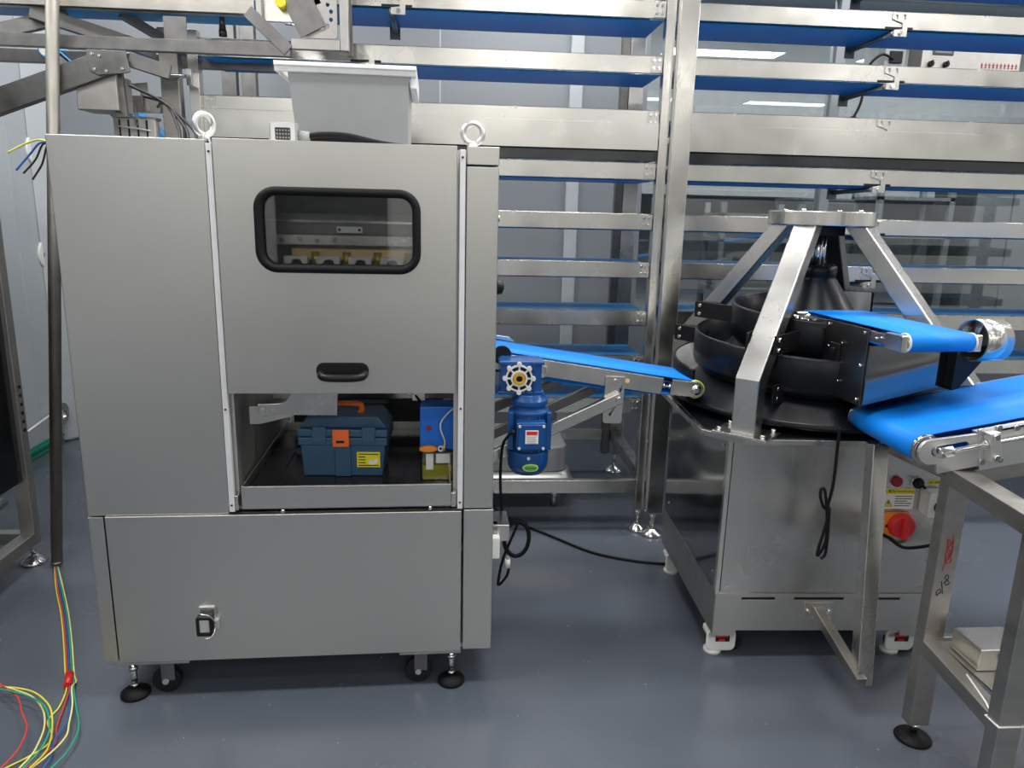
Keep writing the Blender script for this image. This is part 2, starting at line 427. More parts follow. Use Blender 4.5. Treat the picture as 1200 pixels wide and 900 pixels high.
# ------------------------------------------------------------------ ceiling lights
def panel(x, y, w=1.2, d=.3, e=70):
    l = bpy.data.lights.new('led_panel', 'AREA'); l.shape = 'RECTANGLE'; l.size = w; l.size_y = d; l.energy = e; l.color = (1, .985, .96)
    o = bpy.data.objects.new('led_panel', l); COL.objects.link(o); o.location = (x, y, ZC-.03)
    return o
LE = 48
for x in (-1.5, .6, 2.7, 4.8):
    for y, e in ((-3.3, 1.25), (-1.7, .30), (-.1, .22), (1.5, 1.15), (3.0, 1.2), (4.35, .40)):
        panel(x, y, 1.2, .3, LE*e)
for x in (1.8, 4.0): panel(x, YB+.27, 1.2, .3, 85)

# ------------------------------------------------------------------ dividing machine (left)
DM = thing('dough_dividing_machine', 'large brushed steel cabinet machine with inspection window and open tray bay, left half of view', 'machine', (-1.025, 2.02, 0), R(1.6))
D = .76
MB().box(.002, .385, 0, .022, .590, 1.610).build('side_panel', M_PANEL, DM, .002)
# body shell: sides, back, top, bay walls
m = MB()
m.box(.004, .012, .022, D, .14, 1.605)
m.box(.004, 1.139, D-.01, D, .14, .60).box(.004, 1.139, D-.01, D, .93, 1.605).box(.004, .42, D-.01, D, .60, .93)
m.box(1.022, 1.052, .024, .030, .605, 1.60).box(.383, .412, .024, .030, .600, 1.60)
m.box(.004, .56, .022, D, 1.598, 1.606).box(.90, 1.139, .035, D, 1.598, 1.606).box(.56, .90, .022, .28, 1.598, 1.606).box(.56, .90, .54, D, 1.598, 1.606)
m.box(.404, .412, .022, D-.01, .600, 1.598)
m.plate([(.03, .600), (D-.01, .600), (D-.01, 1.598), (.03, 1.598)], [[(.29, .86), (.58, .86), (.58, 1.20), (.29, 1.20)]], 'x', 1.044, 1.052)
m.plate([(.03, .14), (D, .14), (D, 1.60), (.03, 1.60)], [[(.20, .86), (.58, .86), (.58, 1.20), (.20, 1.20)]], 'x', 1.132, 1.139)
m.box(.004, 1.139, .022, D, .125, .140)
m.box(.404, 1.05, .04, D-.01, .590, .600)
m.box(.412, 1.044, .30, .31, .93, .99)
m.build('shell', M_BAY, DM)
MB().box(1.053, 1.139, 0, .030, .594, 1.563).build('side_column', M_PANEL, DM, .002)
MB().box(1.053, 1.139, -.002, .040, 1.567, 1.614).build('column_cap', M_PANEL, DM, .002)
MB().box(1.053, 1.141, 0, .030, .130, .590).build('lower_column', M_PANEL, DM, .002)
MB().box(.002, .042, .0, .022, .132, .586).build('corner_strip', M_PANEL, DM, .0015)
lp = MB().box(.047, 1.047, -.004, .020, .128, .588).build('lower_panel', M_PANEL, DM, .002)
# door with window opening
door = MB().plate([(.406, .946), (1.027, .946), (1.027, 1.613), (.406, 1.613)], [rrect(.512, .920, 1.288, 1.487, .045)], 'y', -.012, .012).build('door', M_PANEL, DM, .0015)
g = MB()
outer = [Vector((x, -.014, z)) for x, z in rrect(.512, .920, 1.288, 1.487, .045, 8)]
g.tube(outer, .0115, 10, closed=True).build('window_gasket', M_RUBBER, door)
MB().prism(rrect(.515, .917, 1.291, 1.484, .042), 'y', -.002, .002).build('window_pane', M_GLASSD, door)
h = MB()
h.prism(rrect(.645, .787, .988, 1.034, .020), 'y', -.016, -.012)
h.tube(smooth([(.658, -.016, 1.004), (.664, -.036, .999), (.69, -.044, .997), (.743, -.044, .997), (.770, -.036, .999), (.776, -.016, 1.004)], 5), .011, 12)
h.build('handle', M_BLACK, door, .003)
# white guide strips with screws
for x0, x1, z0, z1 in ((.388, .403, .598, 1.600), (1.034, 1.049, .596, 1.605)):
    g = MB().box(x0, x1, -.006, .010, z0, z1).build('guide_strip', M_WSTRIP, DM, .001)
    k = MB()
    for z in (z0+.02, .90, z1-.02): k.cyl(((x0+x1)/2, -.006, z), ((x0+x1)/2, -.008, z), .003, None, 10)
    k.build('screw', M_BLACK, g)
for x0, x1 in ((.405, .4135), (1.017, 1.030)):
    MB().box(x0, x1, -.004, .012, .602, .645).build('tray_stop', M_RAIL, DM, .001)
# eyebolts
def eyebolt(x, z, rot):
    T = Matrix.Translation((x, .03, z)) @ Matrix.Rotation(rot, 4, 'Z')
    pts = [T @ Vector((.026*math.cos(a), 0, .026*math.sin(a)+.026)) for a in [2*PI*i/24 for i in range(24)]]
    m = MB().tube(pts, .0075, 12, closed=True)
    m.cyl((x, .03, z-.02), (x, .03, z+.004), .014, .012, 20)
    m.build('eyebolt', M_EYE, DM)
eyebolt(.379, 1.622, R(48)); eyebolt(1.069, 1.622, 0)
# sliding tray
tr = MB().box(.422, 1.016, -.002, .004, .603, .672).box(.422, .427, .004, .66, .603, .672).box(1.011, 1.016, .004, .66, .603, .672).box(.422, 1.016, .655, .66, .603, .672).box(.422, 1.016, -.002, .66, .603, .607)
tr = tr.build('tray', M_PANEL, DM, .001)
m = MB().box(.430, 1.008, .006, .652, .607, .645)
m.box(.50, .503, .02, .64, .645, .648).box(.87, .873, .02, .64, .645, .648).box(.43, 1.0, .40, .41, .645, .655)
m.build('tray_liner', M_MAT, tr)
MB().cyl((.535, -.01, .598), (.535, .01, .598), .005, None, 10).cyl((.955, -.01, .600), (.955, .01, .600), .005, None, 10).build('tray_roller', M_CHROME, DM)
# bracket plates hanging inside the bay
m = MB().prism([(.466, .897), (.528, .899), (.545, .905), (.563, .930), (.692, .945), (.687, .863), (.520, .866), (.469, .861)], 'y', .060, .064)
br = m.build('hanging_bracket', M_STEEL, DM, .001)
MB().prism([(.440, .888), (.468, .888), (.60, .885), (.558, .858), (.468, .836), (.440, .836)], 'y', .068, .072).build('bracket_backplate', M_GALV, br, .001)
bolt_heads(MB(), [(.478, .060, .879), (.502, .060, .879)], .0075, .005).build('bolt', M_CHROME, br)
# bars and drive at the back of the bay
m = MB().box(.412, 1.044, .50, .54, .80, .835).box(.412, 1.044, .46, .50, .865, .895)
m.box(.90, .94, .16, .20, .88, .945).box(.60, .66, .30, .34, .90, .945)
m.build('cross_bar', M_RAIL, DM, .002)
MB().box(.45, 1.0, .662, .70, .66, .78).box(.66, .80, .60, .662, .68, .76).build('drive_housing', M_DARKROOM, DM, .006)
MB().tube(smooth([(.86, .2, .945), (.90, .17, .91), (.93, .15, .87)], 6), .004, 8).tube(smooth([(1.02, .10, .945), (1.03, .09, .90), (1.025, .1, .87)], 6), .0035, 8).build('bay_cable', M_RUBBER, DM)
# mechanism behind the inspection window
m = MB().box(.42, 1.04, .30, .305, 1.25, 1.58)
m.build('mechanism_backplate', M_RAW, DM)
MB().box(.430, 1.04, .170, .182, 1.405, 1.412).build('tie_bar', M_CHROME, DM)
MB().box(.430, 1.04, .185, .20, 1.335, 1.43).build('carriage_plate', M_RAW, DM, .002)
b = MB().box(.525, 1.04, .115, .125, 1.345, 1.372).build('cutter_bar', M_STEEL, DM, .001)
k = MB()
for i in range(9): k.cyl((.545+i*.048, .115, 1.356+(.004 if i % 2 else 0)), (.545+i*.048, .110, 1.356+(.004 if i % 2 else 0)), .0065, None, 12)
k.build('bolt', M_CHROME, b)
n = MB().box(.690, .762, .150, .156, 1.378, 1.396).build('name_plate', M_WSTRIP, DM, .001)
MB().cyl((.698, .150, 1.387), (.698, .147, 1.387), .004, None, 10).cyl((.754, .150, 1.387), (.754, .147, 1.387), .004, None, 10).build('screw', M_BLACK, n)
MB().box(.56, 1.04, .16, .25, 1.300, 1.333).build('bronze_block', M_BRASS, DM, .003, label='warm bronze coloured block')
for i in range(4):
    x = .585+i*.088
    p = [(x-.03, 1.296), (x-.03, 1.315), (x+.032, 1.315), (x+.032, 1.296)]
    p = [(x-.034, 1.294), (x-.034, 1.314), (x+.030, 1.314), (x+.030, 1.294), (x+.016, 1.294)] + [(x+.016*math.cos(a)-.0, 1.294+.014*math.sin(a)) for a in (PI*.25, PI*.5, PI*.75)] + [(x-.016, 1.294)]
    q = MB().prism(p, 'y', .09, .12).build('piston_clamp', M_WSTRIP, DM, .001)
    MB().cyl((x+.044, .15, 1.28), (x+.044, .15, 1.325), .012, None, 16).build('piston_rod', M_GOLD, q)
MB().box(.50, 1.0, .05, .08, 1.278, 1.290).build('sill_bar', M_RAIL, DM, .001)
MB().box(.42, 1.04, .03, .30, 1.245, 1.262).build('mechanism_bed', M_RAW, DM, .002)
# socket on the lower panel
s = MB().box(.284, .328, -.010, -.004, .225, .305).build('panel_socket', M_CHROME, lp, .001)
MB().plate(rrect(.281, .325, .225, .285, .006, 3), [rrect(.288, .318, .233, .277, .004, 3)], 'y', -.036, -.010).build('socket_frame', M_BLACK, lp, .001)
MB().box(.289, .317, -.030, -.010, .234, .276).build('socket_insert', M_LINER, lp, .001)
MB().tube(smooth([(.286, -.020, .295), (.300, -.045, .302), (.322, -.040, .292), (.331, -.02, .255), (.325, -.035, .226), (.305, -.04, .218)], 5), .0022, 8).build('socket_clip', M_CHROME, lp)
MB().box(.327, .340, -.022, -.004, .238, .268).build('socket_hinge', M_CABLEGREY, lp, .002)
# feet, casters, mounting bars
for (x0, x1, y0) in ((.044, .242, .0), (.861, 1.048, .0), (.044, .242, D-.10), (.861, 1.048, D-.10)):
    MB().box(x0, x1, y0, y0+.09, .117, .125).build('mounting_bar', M_GALV, DM, .001)
def dm_foot(x, y):
    f = MB().cyl((x, y, .02), (x, y, .118), .0085, None, 14).cyl((x, y, .085), (x, y, .097), .014, None, 6).cyl((x, y, .030), (x, y, .040), .013, None, 6)
    f = f.build('leveling_foot', M_CHROME, DM)
    MB().lathe([(.040, 0), (.043, .004), (.041, .012), (.028, .022), (.012, .026)], (x, y, 0), 28).build('foot_pad', M_RUBBER, f)
def dm_caster(x, y, s):
    c = MB().box(x-.032, x+.032, y-.03, y+.03, .110, .117).box(x-.020, x+.020, y-.020, y-.016, .045, .11).box(x-.020, x+.020, y+.016, y+.020, .045, .11)
    c = c.build('caster', M_RAW, DM, .001)
    MB().cyl((x-.008*s, y-.014, .042), (x-.008*s, y+.014, .042), .042, None, 32).build('wheel', M_BLACK, c, .004)
    MB().cyl((x-.008*s, y-.024, .042), (x-.008*s, y+.024, .042), .010, None, 6).build('axle', M_CHROME, c)
for x, y in ((.070, .028), (1.020, .030), (.070, D-.05), (1.020, D-.05)): dm_foot(x, y)
for x, y, s in ((.168, .045, 1), (.925, .045, 1), (.168, D-.05, 1), (.925, D-.05, 1)): dm_caster(x, y, s)
# hopper on top
m = MB()
def frus(mb, a, b, z0, z1, th=.003):
    pass
hx0, hx1, hy0, hy1 = .552, .893, .26, .58
H0 = [(hx0+.018, hy0+.02, 1.612), (hx1-.004, hy0+.02, 1.612), (hx1-.004, hy1-.02, 1.612), (hx0+.018, hy1-.02, 1.612)]
H1 = [(hx0, hy0, 1.822), (hx1, hy0, 1.822), (hx1, hy1, 1.822), (hx0, hy1, 1.822)]
def shell4(mb, A, B, ins):
    cA = sum((Vector(a) for a in A), Vector())/4; cB = sum((Vector(b) for b in B), Vector())/4
    def inn(P, c): return [Vector(p)+(Vector((c.x, c.y, p[2]))-Vector(p)).normalized()*ins for p in P]
    a = [mb.bm.verts.new(p) for p in A]; b = [mb.bm.verts.new(p) for p in B]
    ai = [mb.bm.verts.new(p) for p in inn(A, cA)]; bi = [mb.bm.verts.new(p) for p in inn(B, cB)]
    for i in range(4):
        j = (i+1) % 4
        mb.bm.faces.new((a[i], a[j], b[j], b[i])); mb.bm.faces.new((ai[j], ai[i], bi[i], bi[j]))
        mb.bm.faces.new((b[i], b[j], bi[j], bi[i])); mb.bm.faces.new((a[j], a[i], ai[i], ai[j]))
shell4(m, H0, H1, .006)
hp = m.build('hopper', M_HOPPER, DM, .001)
m = MB()
m.box(.518, .916, .245, .262, 1.820, 1.846).box(.518, .916, .585, .602, 1.820, 1.846).box(.518, .535, .262, .585, 1.820, 1.846).box(.899, .916, .262, .585, 1.790, 1.846)
m.box(.518, .916, .236, .246, 1.834, 1.846)
m.build('hopper_rim', M_WSTRIP, hp, .002)
# small knobs on the right flank
MB().cyl((1.139, .12, 1.43), (1.152, .12, 1.43), .011, None, 16).build('side_bolt', M_CHROME, DM)
MB().lathe([(.012, 0), (.022, .008), (.020, .022), (.008, .028)], T=Matrix.Translation((1.139, .10, 1.235)) @ Matrix.Rotation(PI/2, 4, 'Y')).build('side_knob', M_BLACK, DM)
MB().box(1.139, 1.20, .09, .20, .445, .50).box(1.139, 1.165, .09, .12, .40, .50).build('cable_bracket', M_RAIL, DM, .002)
MB().box(1.139, 1.168, .06, .09, .40, .47).build('side_socket', M_WHITE, DM, .003)

# connector plug with cables lying on the roof of the machine
A = R(1.6)
def dmw(x, y, z): return Vector((-1.025+x*math.cos(A)-y*math.sin(A), 2.02+x*math.sin(A)+y*math.cos(A), z))
t = thing('cable_connector', 'grey multi-pin cable connector lying on top of the steel machine', 'connector', dmw(.520, .12, 1.607), R(1.6)); t.scale = (1.3, 1.3, 1.35)
MB().box(0, .058, 0, .035, 0, .047).build('shell', M_CABLEGREY, t, .004)
MB().plate(rrect(.006, .054, .004, .044, .003, 2), [rrect(.014, .046, .012, .036, .003, 2)], 'y', -.006, 0).build('pin_frame', M_LINER, t)
m = MB().box(.014, .046, -.001, 0, .012, .036)
m.build('insert', M_DARKROOM, t)
m = MB()
for i in range(5):
    for j in range(3): m.cyl((.018+i*.006, -.003, .017+j*.007), (.018+i*.006, 0, .017+j*.007), .0017, None, 8)
m.build('pins', M_GALV, t)
MB().cyl((.058, .016, .022), (.082, .016, .022), .012, .009, 16).build('cable_gland', M_CABLEGREY, t)
m = MB()
for k, (zz, yy) in enumerate(((.022, .0), (.012, .03), (.010, .06))):
    m.tube(smooth([dmw(.622-.02*k, .14+yy, 1.609+zz*1.3), dmw(.66, .13+yy, 1.642-.008*k), dmw(.73, .12+yy, 1.640-.008*k), dmw(.82, .10+yy, 1.622), dmw(.92, .13+yy, 1.6135), dmw(1.0, .2+yy, 1.6135)], 8), .0075, 8)
o = m.build('black_cables', M_RUBBER); tag(o, 'bundle of black cables on the machine roof, right of the grey connector', 'cable')
m = MB()
for k in range(3):
    m.tube(smooth([dmw(.03+.04*k, .50, 1.80-.03*k), dmw(.16, .42, 1.74), dmw(.23+.02*k, .30, 1.66), dmw(.27+.02*k, .20, 1.6135+.003*k), dmw(.36, .10+.02*k, 1.6125)], 8), .0045, 8)
o = m.build('black_cables', M_RUBBER); tag(o, 'black cables drooping from the terminal block to the machine roof, left of left eyebolt', 'cable')

# loose wires at the top left corner
for c, nm, lab, pts in (((.70, .72, .12), 'yellow', 'loose yellow-green wire end beside the machine top left corner', [(.0, .03, 1.590), (-.03, .04, 1.598), (-.07, .05, 1.588), (-.115, .05, 1.565)]),
                        ((.02, .12, .45), 'blue', 'loose blue wire end beside the machine top left corner', [(.0, .035, 1.588), (-.03, .04, 1.590), (-.06, .05, 1.565), (-.10, .05, 1.522)]),
                        ((.02, .02, .02), 'black', 'longer loose black wire end beside the machine top left corner', [(.0, .04, 1.585), (-.025, .045, 1.588), (-.05, .05, 1.55), (-.083, .05, 1.515)]),
                        ((.05, .03, .025), 'brown', 'loose brown wire end beside the machine top left corner', [(.0, .05, 1.580), (-.02, .055, 1.585), (-.04, .06, 1.54), (-.068, .06, 1.50)])):
    mt = plain(nm+' wire', c, .45)
    o = MB().tube(smooth([dmw(.006, .05, 1.58)]+[dmw(*p) for p in pts], 6), .0025, 8).build(nm+'_wire', mt)
    tag(o, lab, 'wire')

# ------------------------------------------------------------------ toolbox
TB = thing('toolbox', 'slate blue plastic toolbox with orange handle and latch, in the tray bay', 'toolbox', dmw(.562, .155, .6455), R(1.6)-R(3))
W, DP = .258, .16
m = MB()
b0 = [(.008, .004, 0), (W-.012, .004, 0), (W-.012, DP-.01, 0), (.008, DP-.01, 0)]; b1 = [(0, 0, .118), (W, 0, .118), (W, DP, .118), (0, DP, .118)]
A_ = [m.bm.verts.new(p) for p in b0]; B_ = [m.bm.verts.new(p) for p in b1]
m.bm.faces.new(A_); m.bm.faces.new(B_)
for i in range(4): m.bm.faces.new((A_[i], A_[(i+1) % 4], B_[(i+1) % 4], B_[i]))
m.box(-.005, W+.005, -.006, DP+.004, .100, .124)
m.box(.104, .152, -.004, .01, 0, .10)
m.build('body', M_TOOL, TB, .003)
m = MB().box(-.006, W+.006, -.007, DP+.005, .127, .150)
m.prism([(-.004, .150), (W+.004, .150), (W-.025, .186), (.022, .186)], 'y', .012, DP)
m.build('lid', M_TOOL, TB, .004)
for x in (.040, .188):
    m = MB().box(x, x+.040, -.012, -.006, .110, .158).box(x-.004, x+.044, -.010, -.005, .142, .150)
    m.build('side_clasp', M_TOOL, TB, .002)
l = MB().prism(rrect(.100, .150, .098, .152, .004, 3), 'y', -.018, -.007).build('latch', M_ORANGE, TB, .003)
MB().box(.112, .136, -.020, -.018, .112, .119).build('slot', M_BLACK, l)
m = MB().tube(smooth([(.080, .075, .184), (.080, .072, .203), (.090, .070, .212), (.165, .070, .212), (.176, .072, .203), (.176, .075, .184)], 5), .0085, 10)
m.box(.074, .092, .06, .09, .180, .192).box(.166, .184, .06, .09, .180, .192)
m.build('handle', M_ORANGE, TB, .001)
s = MB().box(.170, .240, -.001, .003, .030, .078).build('label_sticker', M_YELLOW, TB)
m = MB()
for i, (a, b) in enumerate(((.174, .236), (.174, .196), (.174, .196), (.174, .196), (.174, .236))): m.box(a, b, -.0016, -.001, .070-i*.009, .073-i*.009)
m.build('print', M_INK, s)
MB().prism([(.203, .046), (.212, .054), (.218, .048), (.226, .058), (.234, .055), (.230, .042), (.216, .038), (.206, .040)], 'y', -.0018, -.001).build('picture', M_PAPER, s)

# ------------------------------------------------------------------ lubrication pump
LP = thing('lubrication_pump', 'bright blue oil pump with clear yellow-oil reservoir at right of tray bay', 'pump', dmw(.924, .10, .6455), R(1.6))
MB().box(0, .104, 0, .09, .098, .232).build('housing', M_PUMP, LP, .004)
MB().box(-.002, .108, -.004, .092, .090, .098).build('clamp_plate', M_BLACK, LP, .001)
MB().cyl((.027, 0, .167), (.027, -.004, .167), .0075, None, 20).build('button', M_REDBTN, LP, label='red push button')
MB().cyl((.108, .02, .12), (.108, .02, .12-.003), .002).build('rivet', M_CHROME, LP)
m = MB().plate(rrect(.002, .102, .0, .086, .008, 4), [rrect(.004, .100, .002, .084, .007, 4)], 'z', .002, .090)
m.prism(rrect(.002, .102, .0, .086, .008, 4), 'z', 0, .002)
m.build('reservoir', M_CLEAR, LP)
MB().prism(rrect(.006, .098, .004, .082, .007, 4), 'z', .003, .048).build('oil', M_OIL, LP)
MB().box(.018, .040, -.001, .004, .035, .085).box(.048, .09, -.001, .003, .055, .085).build('strainer', M_WHITE, LP, .001)
m = MB().prism(circ(.025, .106, .010, 24, .027), 'y', -.022, -.004).build('filler_cap', M_ORANGE2, LP, .003, label='orange yellow filler cap')
MB().ring((.062, -.010, .104), (.062, -.004, .104), .009, .005, 16).build('cap_loop', M_WHITE, LP)
MB().tube(smooth([(.072, -.008, .108), (.074, -.012, .13), (.062, -.014, .165), (.064, -.012, .19), (.085, -.004, .215), (.108, .0, .232)], 7), .0025, 8).build('hose', M_WHITE, LP)
MB().cyl((.072, -.008, .096), (.072, -.008, .115), .0045, None, 8).build('hose_fitting', M_GOLD, LP)

# ------------------------------------------------------------------ outlet conveyor (machine -> rounder)
C1 = thing('outlet_conveyor', 'short sloping conveyor with bright blue belt between steel cabinet and black cone', 'conveyor', (.795, 2.345, .889), rot=(0, R(8.3), 0))
belt_loop(MB(), -.92, 0, .008, .205, .027, .003, 12, .022).build('belt', M_BELT, C1)
for nm, y0, y1 in (('side_rail', -.012, .006), ('side_rail', .207, .225)):
    m = MB().box(-.93, -.115, y0, y1, -.032, .022)
    m.prism([(-.085, -.030), (-.02, -.026), (0, -.026)]+[(.026*math.cos(a), .026*math.sin(a)) for a in [R(-90+20*k) for k in range(1, 9)]]+[(0, .026), (-.085, .022)], 'y', y0, y1)
    s = m.build(nm, M_RAIL, C1, .0015)
    yb = y0-.001 if y0 < 0 else y1+.001
    k = MB().cyl((-.12, (y0+y1)/2, -.004), (-.08, (y0+y1)/2, -.004), .0035, None, 8).cyl((-.112, (y0+y1)/2, -.004), (-.105, (y0+y1)/2, -.004), .008, None, 6).cyl((-.093, (y0+y1)/2, -.004), (-.086, (y0+y1)/2, -.004), .008, None, 6)
    k.build('tension_screw', M_CHROME, s)
    MB().lathe([(.017, 0), (.017, .003), (.010, .003), (.009, .009)], n=20, T=Matrix.Translation((0, y0, 0)) @ Matrix.Rotation(PI/2, 4, 'X')).build('axle_bolt', M_CHROME, s)
MB().cyl((0, .0, 0), (0, .21, 0), .0235, None, 24).cyl((-.92, .0, 0), (-.92, .21, 0), .0235, None, 24).build('roller', M_CHROME, C1)
MB().ring((0, -.004, 0), (0, .008, 0), .030, .027, 28).build('belt_edge', M_LIME, C1)
MB().cyl((-.235, -.013, -.004), (-.235, -.0135, -.004), .008, None, 12).build('spot', M_BRASS, C1)
MB().prism([(-.93, .045), (-.62, .045), (-.60, .030), (-.93, .030)], 'y', .207, .225).build('side_guide', M_RAIL, C1, .002)
Ti = C1.rotation_euler.to_matrix().to_4x4(); Ti.translation = Vector((.795, 2.345, .889)); Ti.invert()
def w2c(p): return Ti @ Vector(p)
def c1_plate(yy, name='bracket_plate'):
    Tl = Ti
    P = [(.482, .933), (.553, .933), (.553, .790), (.545, .778), (.490, .778), (.484, .790)]
    m = MB(); m.plate([(.488, .935), (.553, .933), (.549, .782), (.541, .775), (.491, .777), (.485, .784)], [[(.536, .905), (.543, .905), (.543, .882), (.536, .882)], [(.510, .800), (.530, .835), (.524, .840), (.504, .805)]], 'y', yy, yy+.005, T=Ti)
    p = m.build(name, M_RAIL, C1, .0008)
    k = MB(); k.cyl(w2c((.521, yy, .918)), w2c((.521, yy-.008, .918)), .009, .009, 6); k.cyl(w2c((.530, yy-.022, .862)), w2c((.530, yy-.034, .862)), .010, .010, 6)
    k.build('bolt', M_CHROME, p)
c1_plate(2.325)
MB().bar(w2c((.540, 2.315, .868)), w2c((.120, 2.315, .665)), .022, .040, (0, 0, 1)).build('support_arm', M_RAIL, C1, .004)
MB().bar(w2c((.500, 2.56, .840)), w2c((.11, 2.56, .655)), .022, .035).bar(w2c((.42, 2.50, .905)), w2c((.12, 2.50, .775)), .03, .03).build('support_arm', M_RAW, C1, .004)
# gear motor
G = MB()
gx0, gx1, gz0, gz1 = .140, .268, .893, 1.001
G.box(.140, .268, 2.235, 2.325, .893, 1.001, Ti)
for z in (.900, .994): G.box(.134, .276, 2.231, 2.300, z-.006, z+.006, Ti)
G.box(.215, .222, 2.228, 2.24, .90, .995, Ti).box(.240, .247, 2.228, 2.24, .90, .995, Ti)
gb = G.build('gearbox', M_NAVY, C1, .004, label='blue worm gearbox')
m = MB()
cxg, czg = .197, .948
def T2(p): return Ti @ Vector(p)
m.ring(T2((cxg, 2.222, czg)), T2((cxg, 2.235, czg)), .042, .037, 40)
m.ring(T2((cxg, 2.220, czg)), T2((cxg, 2.235, czg)), .026, .020, 32)
for k in range(8):
    a = 2*PI*k/8+PI/8*0; c, s = math.cos(a), math.sin(a)
    m.cyl(T2((cxg+.044*c, 2.220, czg+.044*s)), T2((cxg+.044*c, 2.235, czg+.044*s)), .0075, None, 14)
    m.bar(T2((cxg+.024*c, 2.227, czg+.024*s)), T2((cxg+.040*c, 2.227, czg+.040*s)), .006, .004, (0, 1, 0))
for k in range(8):
    a = 2*PI*(k+.5)/8; c, s = math.cos(a), math.sin(a)
    m.bar(T2((cxg+.024*c, 2.228, czg+.024*s)), T2((cxg+.038*c, 2.228, czg+.038*s)), .004, .003, (0, 1, 0))
m.build('output_flange', M_WSTRIP, gb, .0005)
MB().ring(T2((cxg, 2.215, czg)), T2((cxg, 2.235, czg)), .0185, .010, 28).build('bushing', M_GOLD, gb)
MB().cyl(T2((cxg, 2.226, czg)), T2((cxg, 2.235, czg)), .0365, None, 32).cyl(T2((cxg, 2.218, czg)), T2((cxg, 2.233, czg)), .0098, None, 24).build('bore', M_BLACK, gb)
MB().cyl(T2((.275, 2.30, .955)), T2((.275, 2.332, .955)), .021, None, 24).ring(T2((.275, 2.296, .955)), T2((.275, 2.302, .955)), .021, .012, 24).build('bearing_cap', M_RAIL, gb, .001)
MB().cyl(T2((.150, 2.33, 1.0)), T2((.150, 2.345, 1.0)), .03, None, 24).build('shaft_bearing', M_BLACK, gb)
mx, my = .234, 2.262
Tm = Ti @ Matrix.Translation((mx, my, 0))
m = MB()
m.lathe([(.048, .895), (.050, .885), (.058, .876), (.058, .862), (.052, .858), (.052, .848), (.064, .842), (.064, .832)], n=40, T=Tm)
m.lathe([(.059, .832), (.059, .712)], n=40, T=Tm)
for k in range(28):
    a = 2*PI*k/28
    m.bar(Tm @ Vector((.061*math.cos(a), .061*math.sin(a), .832)), Tm @ Vector((.061*math.cos(a), .061*math.sin(a), .712)), .0025, .006, (math.cos(a), math.sin(a), 0))
for sx in (-1, 1): m.box(mx+sx*.060-.008, mx+sx*.060+.008, my-.045, my-.02, .72, .84, Ti)
mo = m.build('motor_body', M_NAVY, C1, .001)
MB().lathe([(.030, .630), (.050, .636), (.063, .655), (.066, .675), (.066, .712)], n=40, T=Tm).build('fan_cowl', M_NAVY, C1, .001)
tb = MB().prism(rrect(mx-.046, mx+.046, .733, .822, .008, 4), 'y', my-.094, my-.05, T=Ti).prism(rrect(mx-.041, mx+.041, .738, .817, .008, 4), 'y', my-.099, my-.094, T=Ti).build('terminal_box', M_NAVY, C1, .003)
k = MB()
for sx in (-1, 1):
    for sz in (-1, 1): k.cyl(T2((mx+sx*.037, my-.102, .7775+sz*.035)), T2((mx+sx*.037, my-.098, .7775+sz*.035)), .0045, None, 12)
k.cyl(T2((mx-.004, my-.066, .700)), T2((mx-.004, my-.072, .700)), .005, None, 12)
k.build('screw', M_WSTRIP, tb)
pl = MB().box(mx-.019, mx+.021, my-.1005, my-.0988, .757, .800, Ti).build('rating_plate', M_PAPER, tb)
MB().box(mx-.016, mx+.018, my-.1015, my-.1003, .786, .797, Ti).build('red_band', M_RED, pl)
k = MB()
for i in range(5): k.box(mx-.015, mx+.017-.004*(i % 2), my-.1012, my-.1003, .779-i*.005, .7805-i*.005, Ti)
k.build('print', M_CABLEGREY, pl)
MB().cyl(T2((mx-.042, my-.07, .785)), T2((mx-.062, my-.07, .785)), .009, None, 10).build('cable_gland', M_BLACK, tb)
lg = MB().prism(circ(mx+.003, .668, .012, 28, .025), 'y', my-.0695, my-.05, T=Ti).build('logo_plate', M_LIME, C1)
MB().prism(circ(mx+.003, .668, .009, 28, .021), 'y', my-.0705, my-.0690, T=Ti).build('logo_field', M_GREEN, lg)
k = MB()
for i in range(6): k.box(mx-.012+i*.0055, mx-.009+i*.0055, my-.0712, my-.070, .665, .671, Ti)
k.build('print', M_NAVY, lg)

# motor cable with hanging coil
m = MB()
P = [(.178, 2.195, .785), (.165, 2.20, .770), (.150, 2.24, .72), (.148, 2.27, .60), (.156, 2.28, .48), (.160, 2.28, .40)]
n = 26
for k in range(n*2+8):
    a = PI - 2*PI*k/n
    rr = 1-.10*(k/n)
    P.append((.205+.047*rr*math.cos(a), 2.275-.004*(k/n), .395+.072*rr*math.sin(a)))
P += [(.165, 2.27, .33), (.150, 2.28, .24), (.152, 2.28, .222), (.178, 2.27, .262), (.183, 2.27, .30)]
m.tube(smooth(P, 3), .0048, 8)
o = m.build('motor_cable', M_RUBBER); tag(o, 'black coiled cable hanging from the blue gear motor', 'cable')
t = thing('cable_plug', 'small white plug on the end of the coiled black motor cable', 'plug', (.178, 2.262, .296))
MB().cyl((0, 0, 0), (0, 0, .03), .010, .008, 16).build('body', M_WHITE, t)
MB().cyl((0, 0, .03), (0, 0, .038), .006, .005, 12).build('grip', M_CABLEGREY, t)
o = MB().tube(smooth([(.05, 2.79, .43), (.12, 2.95, .30), (.20, 3.2, .10), (.27, 3.32, .010), (.34, 3.24, .006), (.45, 3.12, .006), (.60, 2.96, .006), (.75, 2.88, .006), (.88, 2.845, .006), (.98, 2.84, .006)], 8), .0055, 8).build('floor_cable', M_RUBBER)
tag(o, 'black cable trailing across the floor to the cone machine caster', 'cable')

